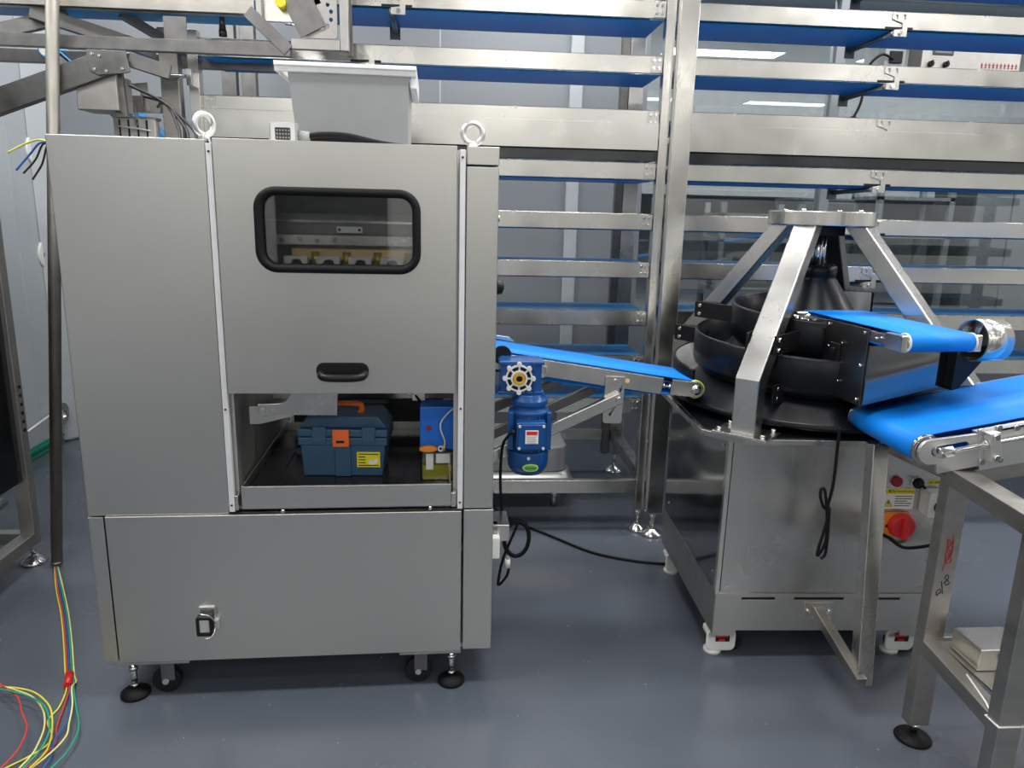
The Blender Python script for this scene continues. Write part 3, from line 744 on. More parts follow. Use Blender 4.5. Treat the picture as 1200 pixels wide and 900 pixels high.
# ------------------------------------------------------------------ conical rounder
RO_ = thing('conical_dough_rounder', 'black spiral cone machine on a steel cabinet with four-legged gantry', 'machine', (.857, 2.16, 0), R(-1.9))
cx, cy = .365, .345
RW, RD = .712, .70
m = MB().box(.0, RW, .002, RD, .245, .782)
m.build('cabinet', M_MIRROR, RO_)
MB().box(.012, RW, -.006, .002, .252, .776).build('front_panel', M_ANISO, RO_, .0015)
MB().box(-.006, .008, -.010, .012, .246, .782).build('corner_post', M_RAIL, RO_, .001)
k = MB()
for p in ((.03, -.006, .272), (.03, -.006, .762), (.69, -.006, .272)): k.cyl(p, (p[0], -.009, p[2]), .005, None, 10)
for y, z in ((.05, .30), (.05, .74), (.64, .30)): k.cyl((0, y, z), (-.003, y, z), .004, None, 10)
k.build('panel_screw', M_CHROME, RO_)
sk = MB().plate([(.0, .092), (.075, .092), (.078, .112), (.635, .112), (.638, .092), (.712, .092), (.712, .246), (0, .246)], [[(.086, .233), (.086, .224), (.198, .224), (.198, .233)], [(.262, .233), (.262, .224), (.430, .224), (.430, .233)], [(.510, .233), (.510, .224), (.620, .224), (.620, .233)]], 'y', -.004, .002)
sk = sk.build('front_skirt', M_PANEL, RO_, .0008)
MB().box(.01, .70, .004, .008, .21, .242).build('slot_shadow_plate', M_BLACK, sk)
MB().box(-.002, .0, 0, RD, .100, .246).build('side_skirt', M_GALV, RO_)
MB().box(RW, RW+.002, 0, RD, .100, .246).box(0, RW, RD-.002, RD, .1, .246).build('side_skirt', M_STEEL, RO_)
o_ = [(-.09, .02), (.015, -.088), (.70, -.088), (.79, .0), (.79, .70), (.70, .79), (0, .79), (-.09, .70)]
MB().prism(o_, 'z', .782, .800).build('top_plate', M_STEEL, RO_, .0015)
MB().prism([(x*.96+.01, y*.96+.01) for x, y in o_], 'z', .800, .803).build('drip_mat', M_CONE, RO_)
# casters
def rcaster(x, y, front=True):
    c = MB().prism(rrect(x-.050, x+.050, .014, .094, .022, 5), 'y', y-.03, y-.018)
    c.prism(rrect(x-.048, x+.048, .060, .088, .010, 4), 'y', y-.030, y+.03)
    c.box(x-.03, x+.03, y-.025, y+.03, .086, .112)
    c = c.build('caster', M_CASTW, RO_, .004)
    MB().cyl((x, y-.014, .034), (x, y+.018, .034), .034, None, 28).cyl((x+.048, y-.006, .034), (x+.048, y+.026, .034), .034, None, 28).build('wheel', M_BLACK, c, .003)
    MB().lathe([(.030, 0), (.030, .010), (.012, .022)], (x-.02, y-.004, 0), 20).build('stop_pad', M_CASTW, c)
    q = MB().box(x-.020, x+.028, y-.0315, y-.029, .050, .082).build('adjuster_window', M_BLACK, c)
    MB().box(x-.022, x+.022, y-.033, y-.031, .067, .079).box(x-.010, x+.012, y-.033, y-.031, .052, .060).build('red_band', M_RED, q)
for x, y in ((.045, .06), (.665, .06), (.045, .63), (.665, .63)): rcaster(x, y)
# drum cone
MB().lathe([(.430, .822), (.446, .826), (.450, .835), (.440, .846), (.405, .868), (.145, 1.140), (.072, 1.248), (.064, 1.256), (.068, 1.260), (.068, 1.292), (.064, 1.294)], (cx, cy, 0), 72).build('cone_drum', M_CONE, RO_)
k = MB()
for i in range(10):
    a = 2*PI*i/10; k.cyl((cx+.055*math.cos(a), cy+.055*math.sin(a), 1.294), (cx+.055*math.cos(a), cy+.055*math.sin(a), 1.299), .006, None, 8)
k.build('collar_bolt', M_BLACK, RO_)
# spiral guide: phi measured from the left, going round by the front
def spiral(p0, p1, name='spiral_guide'):
    m = MB(); N_ = int((p1-p0)/6)
    prof = []
    for i in range(N_+1):
        ph = p0+(p1-p0)*i/N_; u = ph/360
        rad = .385+(.12 if u < 0 else .068)*u; zt = 1.055-.100*u
        ang = PI + R(ph)
        hgt = .128
        c, s = math.cos(ang), math.sin(ang)
        pr_ = [(rad-.004, zt), (rad, zt+.003), (rad+.005, zt-.004), (rad+.006, zt-.095), (rad, zt-.112), (rad-.016, zt-hgt), (rad-.038, zt-hgt+.004), (rad-.038, zt-hgt+.010), (rad-.018, zt-hgt+.008), (rad-.006, zt-.106), (rad-.001, zt-.095)]
        prof.append([m.bm.verts.new((cx+r*c, cy+r*s, z)) for r, z in pr_])
    K = len(prof[0])
    for i in range(N_):
        for k in range(K):
            f = m.bm.faces.new((prof[i][k], prof[i][(k+1) % K], prof[i+1][(k+1) % K], prof[i+1][k])); f.smooth = True
            f.material_index = 1 if k >= 8 and (p0+(p1-p0)*i/N_ > p1-75 or p0+(p1-p0)*i/N_ < p0+40) else 0
    m.bm.faces.new(prof[0]); m.bm.faces.new(list(reversed(prof[-1])))
    return m
spiral(-545, 378).build('spiral_guide', [M_CONE, M_LINER], RO_)
# gantry legs
def leg(sx, sy):
    bx = cx+sx*.335; by = cy+sy*.385
    d = Vector((sx*.335, sy*.385, 0)).normalized(); s = Vector((-d.y, d.x, 0))
    w, th = (.074 if sy < 0 else .060), .055
    prof = [(0, .806), (0, .985), (-.385, 1.428), (-.322, 1.428), (0+.0, .985+.0)]
    base = Vector((bx, by, 0)); L = d.dot(Vector((bx-cx, by-cy, 0)))
    m = MB()
    out = [(L+.028, .810), (L+.028, .978), (.165, 1.428), (.165-.068, 1.428), (L-.036, .955), (L-.036, .810)]
    A_ = [m.bm.verts.new(Vector((cx, cy, z))+d*r+s*(w/2)) for r, z in out]; B_ = [m.bm.verts.new(Vector((cx, cy, z))+d*r-s*(w/2)) for r, z in out]
    m.bm.faces.new(A_); m.bm.faces.new(list(reversed(B_)))
    for i in range(6): m.bm.faces.new((A_[i], B_[i], B_[(i+1) % 6], A_[(i+1) % 6]))
    lg = m.build('gantry_leg', M_STEEL if not (sx > 0 and sy > 0) else M_RAW, RO_, .004)  # rear right leg given darker steel for its shaded underside
    T = Matrix.Translation((bx, by, .803)) @ Matrix.Rotation(math.atan2(d.y, d.x), 4, 'Z')
    MB().box(-.065, .055, -.085, .085, 0, .008, T).build('foot_plate', M_RAIL, lg, .001)
    k = MB()
    for u, v in ((.038, .068), (.038, -.068), (-.05, .068), (-.05, -.068)): k.cyl(T @ Vector((u, v, .008)), T @ Vector((u, v, .020)), .008, None, 6)
    k.build('bolt', M_CHROME, lg)
    return lg, d, s
legs = [leg(-1, -1), leg(-1, 1), leg(1, -1), leg(1, 1)]
# guide brackets fixed to the legs
def gbr(lg, d, s, z, r0, r1, side):
    c = Vector((cx, cy, 0))
    rl = .40 if z < .98 else .165+(1.428-z)/(1.428-.978)*(.538-.165)-.03
    a = c+d*(rl)+s*side*.043+Vector((0, 0, z)); b = c+d*r1+s*side*.060+Vector((0, 0, z))
    m = MB().bar(a+d*.03, b, .006, .060)
    q = m.build('guide_bracket', M_BLACK, lg, .001)
    k = MB()
    for dz in (-.016, .016): k.cyl(a+d*.005+Vector((0, 0, dz)), a+d*.005+s*side*.010+Vector((0, 0, dz)), .007, None, 8)
    k.build('bolt', M_CHROME, q)
gbr(*legs[0], 1.075, 0, .24, 1); gbr(*legs[0], .920, 0, .37, 1); gbr(*legs[0], 1.075, 0, .27, -1)
gbr(*legs[1], 1.10, 0, .26, 1); gbr(*legs[1], 1.00, 0, .36, 1)
gbr(*legs[2], 1.06, 0, .27, -1); gbr(*legs[3], 1.165, 0, .22, -1); gbr(*legs[3], .98, 0, .36, -1)
MB().prism([(1.30-0.0, 1.30)]*0 or circ(cx, cy, .172, 72), 'z', 1.428, 1.474).build('top_disc', M_RAIL, RO_, .003)
k = MB()
for a in (40, 130, 220, 310): k.cyl((cx+.13*math.cos(R(a)), cy+.13*math.sin(R(a)), 1.474), (cx+.13*math.cos(R(a)), cy+.13*math.sin(R(a)), 1.480), .009, None, 6)
k.build('disc_bolt', M_CHROME, RO_)
MB().box(cx-.045, cx+.06, cy-.06, cy+.06, 1.395, 1.428).build('bearing_block', M_BLACK, RO_, .003)
k = MB()
for dx, dy, rr in ((-.026, -.01, .0085), (0, 0, .015), (.024, .01, .0085), (-.012, .03, .0085)): k.cyl((cx+dx, cy+dy, 1.28), (cx+dx, cy+dy, 1.40), rr, None, 20)
k.build('shaft', M_CHROME, RO_)
# control parts on the front panel
F0 = -.006
l = MB().cyl((.545, F0, .643), (.545, F0-.012, .643), .019, .017, 28).build('indicator_lamp', M_REDBTN, RO_, .001)
MB().ring((.545, F0-.003, .643), (.545, F0, .643), .021, .018, 28).build('bezel', M_CHROME, l)
sw = MB().cyl((.612, F0, .640), (.612, F0-.020, .640), .019, .016, 28).build('selector_switch', M_BLACK, RO_, .001)
MB().bar((.602, F0-.025, .652), (.628, F0-.025, .628), .008, .010, (0, 1, 0)).build('lever', M_BLACK, sw, .001)
MB().ring((.612, F0-.012, .640), (.612, F0, .640), .0205, .0185, 28).build('bezel', M_CHROME, sw)
st = MB().box(.512, .612, F0-.001, F0, .548, .617).build('warning_sticker', M_PAPER, RO_)
MB().box(.512, .612, F0-.0015, F0-.001, .598, .617).build('yellow_header', M_YELLOW, st)
text('\u4eba\u8b66\u544a/WARNING', .0125, onfront(.562, F0-.0017, .6075), M_INK, st)
MB().prism([(.516, .556), (.544, .556), (.530, .581)], 'y', F0-.0016, F0-.001).build('yellow_triangle', M_INK, st)
MB().prism([(.519, .5575), (.541, .5575), (.530, .578)], 'y', F0-.0022, F0-.0016).build('yellow_field', M_YELLOW, st)
MB().prism([(.529, .574), (.526, .567), (.530, .567), (.528, .560), (.534, .569), (.530, .569), (.532, .574)], 'y', F0-.0028, F0-.0022).build('bolt_symbol', M_INK, st)
k = MB()
for i, L_ in enumerate((.056, .056, .040, .056, .050)): k.box(.550, .550+L_, F0-.0016, F0-.001, .590-i*.008, .5925-i*.008)
k.build('print', M_INK, st)
MB().prism(rrect(.520, .606, .458, .538, .008, 4), 'y', F0-.014, F0).build('rotary_switch', M_ORANGE2, RO_, .003, label='orange plate of the main switch')
kn = MB().cyl((.571, F0-.014, .500), (.571, F0-.040, .500), .042, .038, 36)
kn.bar((.571, F0-.046, .535), (.571, F0-.046, .463), .018, .014, (0, 1, 0))
kn.build('switch_knob', M_RED, RO_, .003)
k = MB().prism([(.560, .533), (.572, .533), (.566, .528)], 'y', F0-.0155, F0-.014).box(.524, .532, F0-.0155, F0-.014, .490, .500)
k.build('switch_mark', M_INK, RO_)
vs = MB().box(.650, .696, F0-.0012, F0, .632, .647).build('voltage_sticker', M_YELLOW, RO_)
text('AC 220V', .0105, onfront(.673, F0-.0018, .6385), M_INK, vs)
so = MB().prism(rrect(.630, .690, .540, .622, .005, 3), 'y', F0-.055, F0).build('outlet_box', M_WHITE, RO_, .003)
MB().cyl((.668, F0-.055, .578), (.668, F0-.095, .575), .023, .018, 24).build('black_plug', M_BLACK, so, .002)
k = MB().tube(smooth([(.668, F0-.09, .575), (.685, F0-.10, .55), (.690, F0-.09, .50), (.665, F0-.06, .455), (.625, F0-.03, .428), (.585, F0-.02, .425), (.54, F0-.02, .455), (.50, F0-.025, .475)], 7), .0055, 8)
k.build('power_lead', M_RUBBER, RO_)
# outrigger bar on the skirt
br = MB().bar((.345, -.004, .185), (.352, -.30, .120), .032, .032).build('outrigger_bar', M_WELD, RO_, .002)
MB().box(.300, .395, -.008, -.004, .155, .215).build('fixing_plate', M_RAIL, br, .001)
bolt_heads(MB(), [(.312, -.008, .185), (.384, -.008, .185)], .008, .006).build('bolt', M_CHROME, br)

# stand post carrying the sloping belt, seen in front of the cone cabinet
MB().bar((.372, -.265, .095), (.408, -.110, .800), .048, .045, (0, 1, 0)).build('outrigger_post', M_STEEL, RO_, .003)
m = MB().tube(smooth([(1.115, 1.995, .86), (1.118, 2.00, .80), (1.125, 2.01, .68), (1.118, 2.02, .60), (1.098, 2.02, .63), (1.095, 2.02, .66), (1.108, 2.02, .655), (1.125, 2.02, .57), (1.130, 2.02, .49), (1.110, 2.02, .445), (1.112, 2.02, .48), (1.125, 2.02, .55), (1.128, 2.02, .60), (1.135, 2.02, .46), (1.12, 2.02, .435)], 7), .0048, 8)
o = m.build('looped_cable', M_RUBBER); tag(o, 'black looped cable hanging in front of the cone machine cabinet beside the steel post', 'cable')

# ------------------------------------------------------------------ short feed conveyor over the cone
C2 = thing('short_feed_conveyor', 'short level conveyor with bright blue belt and black side box, beside the cone', 'conveyor', (1.192, 1.87, 1.133), R(6.3)+PI/2)
# local x = away from camera, local y = to the left (negative = right)
belt_loop(MB(), 0, .47, -.205, 0, .025, .003, 14).build('belt', M_BELT, C2)
for y0, y1 in ((.003, .015), (-.220, -.208)):
    m = MB().box(.045, .44, y0, y1, -.014, .014)
    s = m.build('side_rail', M_STEEL, C2, .001)
    MB().prism(rrect(-.018, .05, -.024, .022, .004, 3), 'y', y0-.004, y1+.006).build('end_block', M_RAIL, s, .002)
    bolt_heads(MB(), [(.07, y1 if y0 > 0 else y0, 0), (.09, y1 if y0 > 0 else y0, -.004)], .005, .004, (0, 1 if y0 > 0 else -1, 0)).build('bolt', M_CHROME, s)
MB().cyl((0, -.208, 0), (0, .003, 0), .0215, None, 24).cyl((.47, -.225, 0), (.47, .035, 0), .0215, None, 24).build('roller', M_CHROME, C2)
MB().ring((0, -.004, 0), (0, .001, 0), .0265, .024, 28).ring((0, -.2055, 0), (0, -.2, 0), .0265, .024, 28).build('belt_edge', M_WHITE, C2)
m = MB().cyl((.46, .015, 0), (.46, .050, 0), .012, None, 16).cyl((.43, .02, 0), (.43, .045, .0), .009, None, 6).box(.41, .46, .015, .03, -.012, .010).cyl((.40, .028, .0), (.46, .028, 0), .005, None, 8)
m.build('tension_screw', M_CHROME, C2)
# side box
M_SIDE = steel('dark satin side plate', (.16, .165, .17), .32, (3, 3, 3), .04, .04, 0)
bx = MB().box(.12, .32, .016, .020, -.205, .018).build('side_plate', M_SIDE, C2, .001)
bolt_heads(MB(), [(.135, .020, .005), (.305, .020, .005), (.135, .020, -.19), (.135, .02, -.09)], .0055, .005, (0, 1, 0)).build('bolt', M_CHROME, bx)
q = MB().box(.235, .285, .020, .025, -.150, -.045).build('latch_plate', M_BLACK, bx, .002)
MB().box(.25, .27, .025, .032, -.14, -.12).box(.25, .27, .025, .032, -.08, -.06).build('catch', M_BLACK, q, .002)
bolt_heads(MB(), [(.292, .022, -.06), (.292, .022, -.135), (.228, .022, -.155), (.228, .022, -.04)], .004, .004, (0, 1, 0)).build('bolt', M_CHROME, q)
MB().prism([(.016, -.028), (.016, -.203), (-.24, -.150), (-.24, -.028)], 'x', .112, .32).build('front_cover', M_MIRROR, C2, .001)
MB().prism([(-.24, -.026), (-.24, -.155), (-.262, -.15), (-.335, -.060), (-.335, -.026)], 'x', .08, .30).build('drive_chute', M_BLACK, C2, .001)
MB().ring((.06, -.262, -.005), (.06, -.345, -.005), .060, .057, 40).build('drum_shell', M_RAIL, C2)
MB().cyl((.06, -.335, -.005), (.06, -.340, -.005), .056, None, 32).build('drum_end', M_RAW, C2)
MB().box(.03, .09, -.262, -.22, -.03, .0).build('drum_bracket', M_RAIL, C2, .001)
# arm tying the box back to the gantry
MB().bar((.28, -.22, -.10), (.44, -.30, -.10), .03, .03).build('mounting_arm', M_BLACK, C2, .002)

# ------------------------------------------------------------------ sloping conveyor at right front
C3 = thing('inclined_conveyor', 'wide sloping conveyor with bright blue belt on steel stand, right foreground', 'conveyor', (1.222, 1.75, .872), rot=(0, R(-11), 0))
T3 = Matrix.Rotation(R(-11), 4, 'Y'); T3.translation = Vector((1.222, 1.75, .872)); T3i = T3.inverted()
def w3(p): return T3i @ Vector(p)
belt_loop(MB(), 0, 2.2, .012, .318, .038, .003, 16).build('belt', M_BELT, C3)
MB().cyl((0, .0, 0), (0, .330, 0), .034, None, 32).cyl((2.2, .0, 0), (2.2, .33, 0), .034, None, 32).build('roller', M_CHROME, C3)
k = MB()
for y in (.002, .006, .322, .327): k.ring((0, y, 0), (0, y+.003, 0), .041-.001*(y in (.002, .327)), .03, 36)
k.build('roller_flange', M_CHROME, C3)
for y0, y1 in ((-.018, -.006), (.336, .346)):
    m = MB().box(.125, 2.2, y0, y1, -.075, .030).box(.125, 2.2, min(y0, 0) if y0 < 0 else .325, .008 if y0 < 0 else y1, .022, .030)
    s = m.build('side_rail', M_ALU, C3, .0015)
    if y0 < 0:
        out = [(.115, -.050), (.115, .024), (0, .030)]+[(.030*math.cos(R(a))-.0, .030*math.sin(R(a))) for a in range(110, 260, 20)]+[(0, -.034), (.015, -.036), (.015, -.060), (.115, -.060)]
        e = MB().plate([(.125, -.062), (.125, .026), (.0, .034)]+[(.034*math.cos(R(a)), .034*math.sin(R(a))) for a in range(110, 271, 20)]+[(.012, -.036), (.012, -.062)], [rrect(.0, .10, -.012, .012, .010, 4)], 'y', -.016, -.006).build('end_plate', M_ALU, s, .001)
        k = MB().cyl((.010, -.030, 0), (.045, -.030, 0), .015, .015, 6).cyl((.04, -.030, 0), (.27, -.030, 0), .006, None, 12).cyl((.265, -.030, 0), (.275, -.030, 0), .011, None, 6).cyl((.125, -.030, 0), (.135, -.030, 0), .013, None, 6).cyl((.01, -.02, 0), (.03, -.004, 0), .010, None, 8)
        k.build('tension_bolt', M_CHROME, s, .001)
        k = MB().box(.137, .165, -.046, -.018, -.045, .032).box(.165, .185, -.022, -.018, -.055, .042)
        k.build('tension_block', M_ALU, s, .002)
        bolt_heads(MB(), [(.175, -.022, .036), (.175, -.022, -.052), (.151, -.046, .022), (.151, -.046, -.034), (.130, -.018, .034), (.130, -.018, -.050), (.225, -.018, .025)], .009, .006).build('bolt', M_CHROME, s)
MB().box(.13, 2.2, .0, .32, -.068, -.060).build('return_cover', M_DARKPANEL, C3)
# stand: all in world measures through T3i
def wbox(mb, x0, x1, y0, y1, z0, z1): return mb.box(x0, x1, y0, y1, z0, z1, T3i)
def leg3(x, y, ztop, foot=True):
    l = wbox(MB(), x, x+.058, y, y+.04, .055 if foot else 0.05, ztop).build('stand_leg', M_WELD, C3, .002)
    f = MB(); cxx, cyy = x+.03, y+.02
    Tf = T3i @ Matrix.Translation((cxx, cyy, 0))
    MB().lathe([(.048, 0), (.050, .004), (.046, .010), (.020, .020), (.012, .022)], n=32, T=Tf).build('foot_pad', M_RUBBER, l)
    MB().cyl(w3((cxx, cyy, .02)), w3((cxx, cyy, .07)), .010, None, 16).cyl(w3((cxx, cyy, .040)), w3((cxx, cyy, .052)), .017, None, 6).build('foot_screw', M_CHROME, l)
    return l
l1 = leg3(1.290, 1.74, .800)
l2 = leg3(1.255, 1.40, .800)
leg3(1.255+1.5, 1.40, 1.05); leg3(1.29+1.5, 2.05, 1.05)
MB().bar(w3((1.321, 1.76, .800)), w3((1.284, 1.39, .800)), .062, .045, tuple(T3i.to_3x3() @ Vector((0, 0, 1)))).build('cross_bar', M_WELD, C3, .002)
MB().bar(w3((1.312, 1.745, .305)), w3((1.281, 1.435, .305)), .045, .04, tuple(T3i.to_3x3() @ Vector((0, 0, 1)))).build('lower_cross_bar', M_WELD, C3, .002)
tie = MB().tube([w3(p) for p in ((1.253, 1.398, .318), (1.315, 1.398, .318), (1.315, 1.442, .318), (1.253, 1.442, .318))], .0025, 6, closed=True); tie.tube([w3(p) for p in ((1.255, 1.4, .318), (1.27, 1.47, .335), (1.285, 1.56, .345))], .0022, 6)
tie.build('cable_tie', M_WHITE, C3)
wbox(MB(), 1.345, 2.755, 1.755, 1.775, .29, .325).build('long_stretcher', M_WELD, C3, .002)
MB().bar(w3((1.345, 1.76, .80)), w3((2.82, 1.76, 1.05)), .04, .04).build('top_stringer', M_WELD, C3, .002)
MB().bar(w3((1.30, 1.42, .80)), w3((2.80, 1.42, 1.05)), .04, .04).build('top_stringer', M_WELD, C3, .002)
MB().bar(w3((1.32, 1.76, .80)), w3((1.33, 2.10, .775)), .04, .03).build('far_cross_bar', M_WELD, C3, .002)
# drive box on the lower shelf
sh = wbox(MB(), 1.33, 1.75, 1.50, 1.74, .318, .324).build('shelf_plate', M_WELD, C3, .001)
cb = wbox(MB(), 1.345, 1.62, 1.60, 1.71, .325, .385).build('control_case', M_RAIL, C3, .003, label='white topped steel control case')
MB().cyl(w3((1.425, 1.60, .353)), w3((1.425, 1.575, .353)), .013, None, 16).build('knob', M_BLACK, cb, .002)
# pen marks on the leg face
def penmark(pts, mat, name, r=.0012):
    MB().tube([w3((1.291+a, 1.7395, z)) for a, z in smooth2(pts)], r, 6).build(name, mat, l1)
def smooth2(pts):
    return [(p.x, p.y) for p in smooth([(a, b, 0) for a, b in pts], 5)]
penmark([(.020, .470), (.014, .463), (.012, .474), (.020, .482), (.024, .474), (.020, .468)], M_INK, 'pen_mark')
penmark([(.030, .468), (.026, .487), (.022, .505)], M_INK, 'pen_mark')
penmark([(.030, .500), (.036, .508), (.040, .518), (.034, .524), (.030, .514), (.040, .506), (.044, .498), (.036, .494), (.030, .500)], M_INK, 'pen_mark')
random.seed(9)
sc = [(.026+.010*math.cos(k*2.1)+.004*random.random(), .590+.036*math.sin(k*1.27)+.004*random.random()) for k in range(16)]
penmark([(.018, .535), (.024, .56)]+sc+[(.033, .640)], M_REDINK, 'red_scribble', .0010)

# ------------------------------------------------------------------ conveyor rack: posts and tiers
def foot(parent, x, y, s=1.0):
    f = MB().cyl((x, y, .03), (x, y, .12), .010, None, 14).cyl((x, y, .085), (x, y, .10), .016, None, 6)
    f = f.build('leveling_foot', M_CHROME, parent)
    MB().lathe([(.050*s, 0), (.052*s, .005), (.045*s, .014), (.022*s, .030), (.014*s, .036)], (x, y, 0), 28).build('foot_pad', M_CHROME, f)
RF = thing('rack_frame', 'tall polished steel post frame between the two conveyor stacks', 'rack frame', (.88, 3.15, 0))
MB().box(.0, .077, -.02, .03, .11, 2.95).build('front_post', M_RAIL, RF, .003)
MB().box(.0, .077, .85, .90, .11, 2.95).build('rear_post', M_RAIL, RF, .003)
MB().box(.0, .05, .03, .85, .19, .25).build('side_rail', M_STEEL, RF, .002)
foot(RF, .035, .005); foot(RF, .035, .87)
RF2 = thing('rack_frame', 'narrow polished end post left of the tall wide post', 'rack frame', (.838, 3.20, 0))
MB().box(.0, .038, -.02, .03, .11, 2.95).build('front_post', M_RAIL, RF2, .002)
MB().box(.0, .038, .80, .85, .11, 2.95).build('rear_post', M_RAW, RF2, .002)
MB().box(-1.84, 0, -.01, .02, .190, .253).build('bottom_rail', M_RAIL, RF2, .002)
MB().box(-1.84, 0, .81, .84, .190, .253).build('bottom_rail', M_STEEL, RF2, .002)
foot(RF2, .019, .005, .8)
RF3 = thing('rack_frame', 'pair of steel posts left of the left eyebolt, behind the machine', 'rack frame', (-1.14, 3.16, 0))
MB().box(.0, .07, -.02, .03, .11, 2.10).build('front_post', M_WELD, RF3, .003)
MB().box(.10, .14, .0, .05, .11, 2.10).build('inner_post', M_RAIL, RF3, .002)
MB().box(-.02, .05, .85, .90, .11, 2.95).build('rear_post', M_RAW, RF3, .002)
MB().box(.07, .14, .87, .92, .11, 2.95).build('rear_post', M_RAW, RF3, .002)
m = MB().bar((.055, -.03, 1.925), (.115, -.045, 1.92), .012, .012).box(.108, .128, -.05, .0, 1.89, 1.95)
m.cyl((-.005, -.04, 1.925), (.12, -.04, 1.925), .007, None, 12)
m.build('clamp', M_CHROME, RF3, .001)
for k in (1, 2, 3):
    pass

def tier(x0, x1, zt, label, endL=False, endR=False, br=None, cover=False, grp=None, belt_z=0.0):
    t = thing('tier_conveyor', label, 'conveyor', (x0, 3.2, zt), 0, grp)
    L = x1-x0
    m = MB()
    xs = [(0, L)]
    m = MB().box(0, L, 0, .012, -.067, 0).box(0, L, 0, .03, -.004, 0)
    s = m.build('front_rail', M_RAIL, t, .0015)
    MB().box(0, L, .330, .342, -.067, -.012).build('rear_rail', M_STEEL, t, .0015)
    b = MB(); 
    b.box(0, L, .022, .322, -.010, -.006).box(0, L, .022, .322, -.072, -.068)
    b.build('belt', M_BELTD, t)
    if endR:
        k = MB().box(L-.048, L, -.004, 0, -.064, -.004)
        e = k.build('end_bracket', M_STEEL, t, .001)
        bolt_heads(MB(), [(L-.035, -.004, -.018), (L-.035, -.004, -.048), (L-.014, -.004, -.018), (L-.014, -.004, -.048)], .007, .006).build('bolt', M_CHROME, e)
    if endL:
        k = MB().box(0, .045, -.004, 0, -.064, -.004)
        e = k.build('end_bracket', M_STEEL, t, .001)
        bolt_heads(MB(), [(.014, -.004, -.018), (.014, -.004, -.048), (.034, -.004, -.018), (.034, -.004, -.048)], .007, .006).build('bolt', M_CHROME, e)
    for bx_ in (br or []):
        X = bx_-x0
        k = MB().plate([(X-.034, -.005), (X+.034, -.005), (X+.034, -.095), (X-.022, -.095), (X-.022, -.070), (X+.012, -.066), (X+.012, -.045), (X-.034, -.030)],
                       [rrect(X-.024, X-.012, -.030, -.012, .004, 2), rrect(X+.010, X+.022, -.030, -.012, .004, 2)], 'y', -.006, -.001)
        k = k.build('support_bracket', M_RAIL, t, .0008)
        MB().box(X-.06, X+.06, -.0008, -.0002, -.0685, -.058).build('rail_notch', M_BLACK, k)
        MB().cyl((X+.006, -.012, -.082), (X+.006, -.001, -.082), .009, None, 8).build('bolt', M_CHROME, k)
        q = MB().cyl((X-.02, -.004, -.082), (X-.030, .33, -.088), .010, None, 12).build('tie_rod', M_RAW, t)
        MB().box(X-.055, X-.010, .325, .332, -.12, -.06).build('rod_bracket', M_RAW, q, .001)
    if cover:
        m = MB().box(0, L, -.014, -.006, -.160, -.052).build('cover_plate', M_RAIL, t, .001)
        MB().box(0, L, .02, .30, -.200, -.105).build('dark_gap_box', M_DARKPANEL, t)  # dark box put behind the plate so the gap below it shows dark
    return t
ZT = [2.494, 2.287, 2.080, 1.870, 1.660, 1.452, 1.248, 1.038, .835, .640]
nm = ['', 'topmost, at the upper picture edge', 'second from the top, passing behind the hopper rim', 'third from the top, with the deep cover plate', 'fourth from the top, just under the deep cover plate', 'fifth from the top, with no belt showing', 'sixth from the top, level with the inspection window bottom', 'seventh from the top, just below the black side knob', 'eighth from the top, right behind the outlet conveyor belt', 'lowest one, behind the outlet conveyor frame']
nmr = ['topmost, only its blue underside showing at the upper edge', 'second from the top, first one with its steel rail in view', 'third from the top, in front of the pale control box', 'fourth from the top, with the deep cover plate', 'fifth from the top, just under the deep cover plate', 'sixth from the top, level with the gantry disc', 'seventh from the top, passing behind the cone collar', 'eighth from the top, level with the gantry leg brackets', 'ninth from the top, mostly behind the black cone', 'lowest one, hidden largely by the cone machine']
BRL = {1: [-.238], 2: [-.362]}
BRR = {0: [1.82], 1: [1.82], 2: [1.816], 3: [1.812], 4: [1.815], 5: [1.82], 6: [1.83]}
for i, z in enumerate(ZT):
    if i > 0:
        tier(-1.00, .836, z, 'left stack conveyor tier, %s' % nm[i], True, True, BRL.get(i), i == 3, 'conveyor tiers left of the tall post')
    if i < 10:
        tier(.958, 4.6, z, 'right stack conveyor tier, %s' % nmr[i], False, False, BRR.get(i), i == 3, 'conveyor tiers right of the tall post')
RF4 = thing('rack_frame', 'end post of the right conveyor stack, beyond the right edge', 'rack frame', (4.6, 3.15, 0))
MB().box(0, .077, -.02, .03, 0, 2.95).build('front_post', M_RAIL, RF4, .003)
MB().box(0, .077, .85, .90, 0, 2.95).build('rear_post', M_RAIL, RF4, .003)

# rounded steel trough under the lower tiers
t = thing('stainless_trough', 'rounded stainless trough standing behind the blue gear motor', 'trough', (.0, 3.45, 0))
m = MB().prism(rrect(.0, .555, .0, .42, .06, 6), 'z', .20, .33).build('body', M_ALU, t, .01)
m = MB(); 
ra = [(x, y, .20) for x, y in rrect(.0, .555, .0, .42, .06, 6)]; rb = [(x, y, .12) for x, y in rrect(-.03, .605, -.04, .46, .07, 6)]
a_ = [m.bm.verts.new(p) for p in ra]; b_ = [m.bm.verts.new(p) for p in rb]
for i in range(len(a_)):
    f = m.bm.faces.new((a_[i], a_[(i+1) % len(a_)], b_[(i+1) % len(a_)], b_[i])); f.smooth = True
m.bm.faces.new(a_); m.bm.faces.new(b_)
m.build('flared_base', M_ALU, t)
for x, y in ((.05, .05), (.50, .05), (.05, .37), (.50, .37)): MB().cyl((x, y, 0), (x, y, .12), .015, None, 12).build('foot', M_CHROME, t)

# ------------------------------------------------------------------ overhead conveyor, top left
OV = thing('overhead_conveyor', 'overhead steel conveyor frame with blue belt at top left corner', 'conveyor', (-1.65, 2.95, 2.0))
def ob(): return MB()
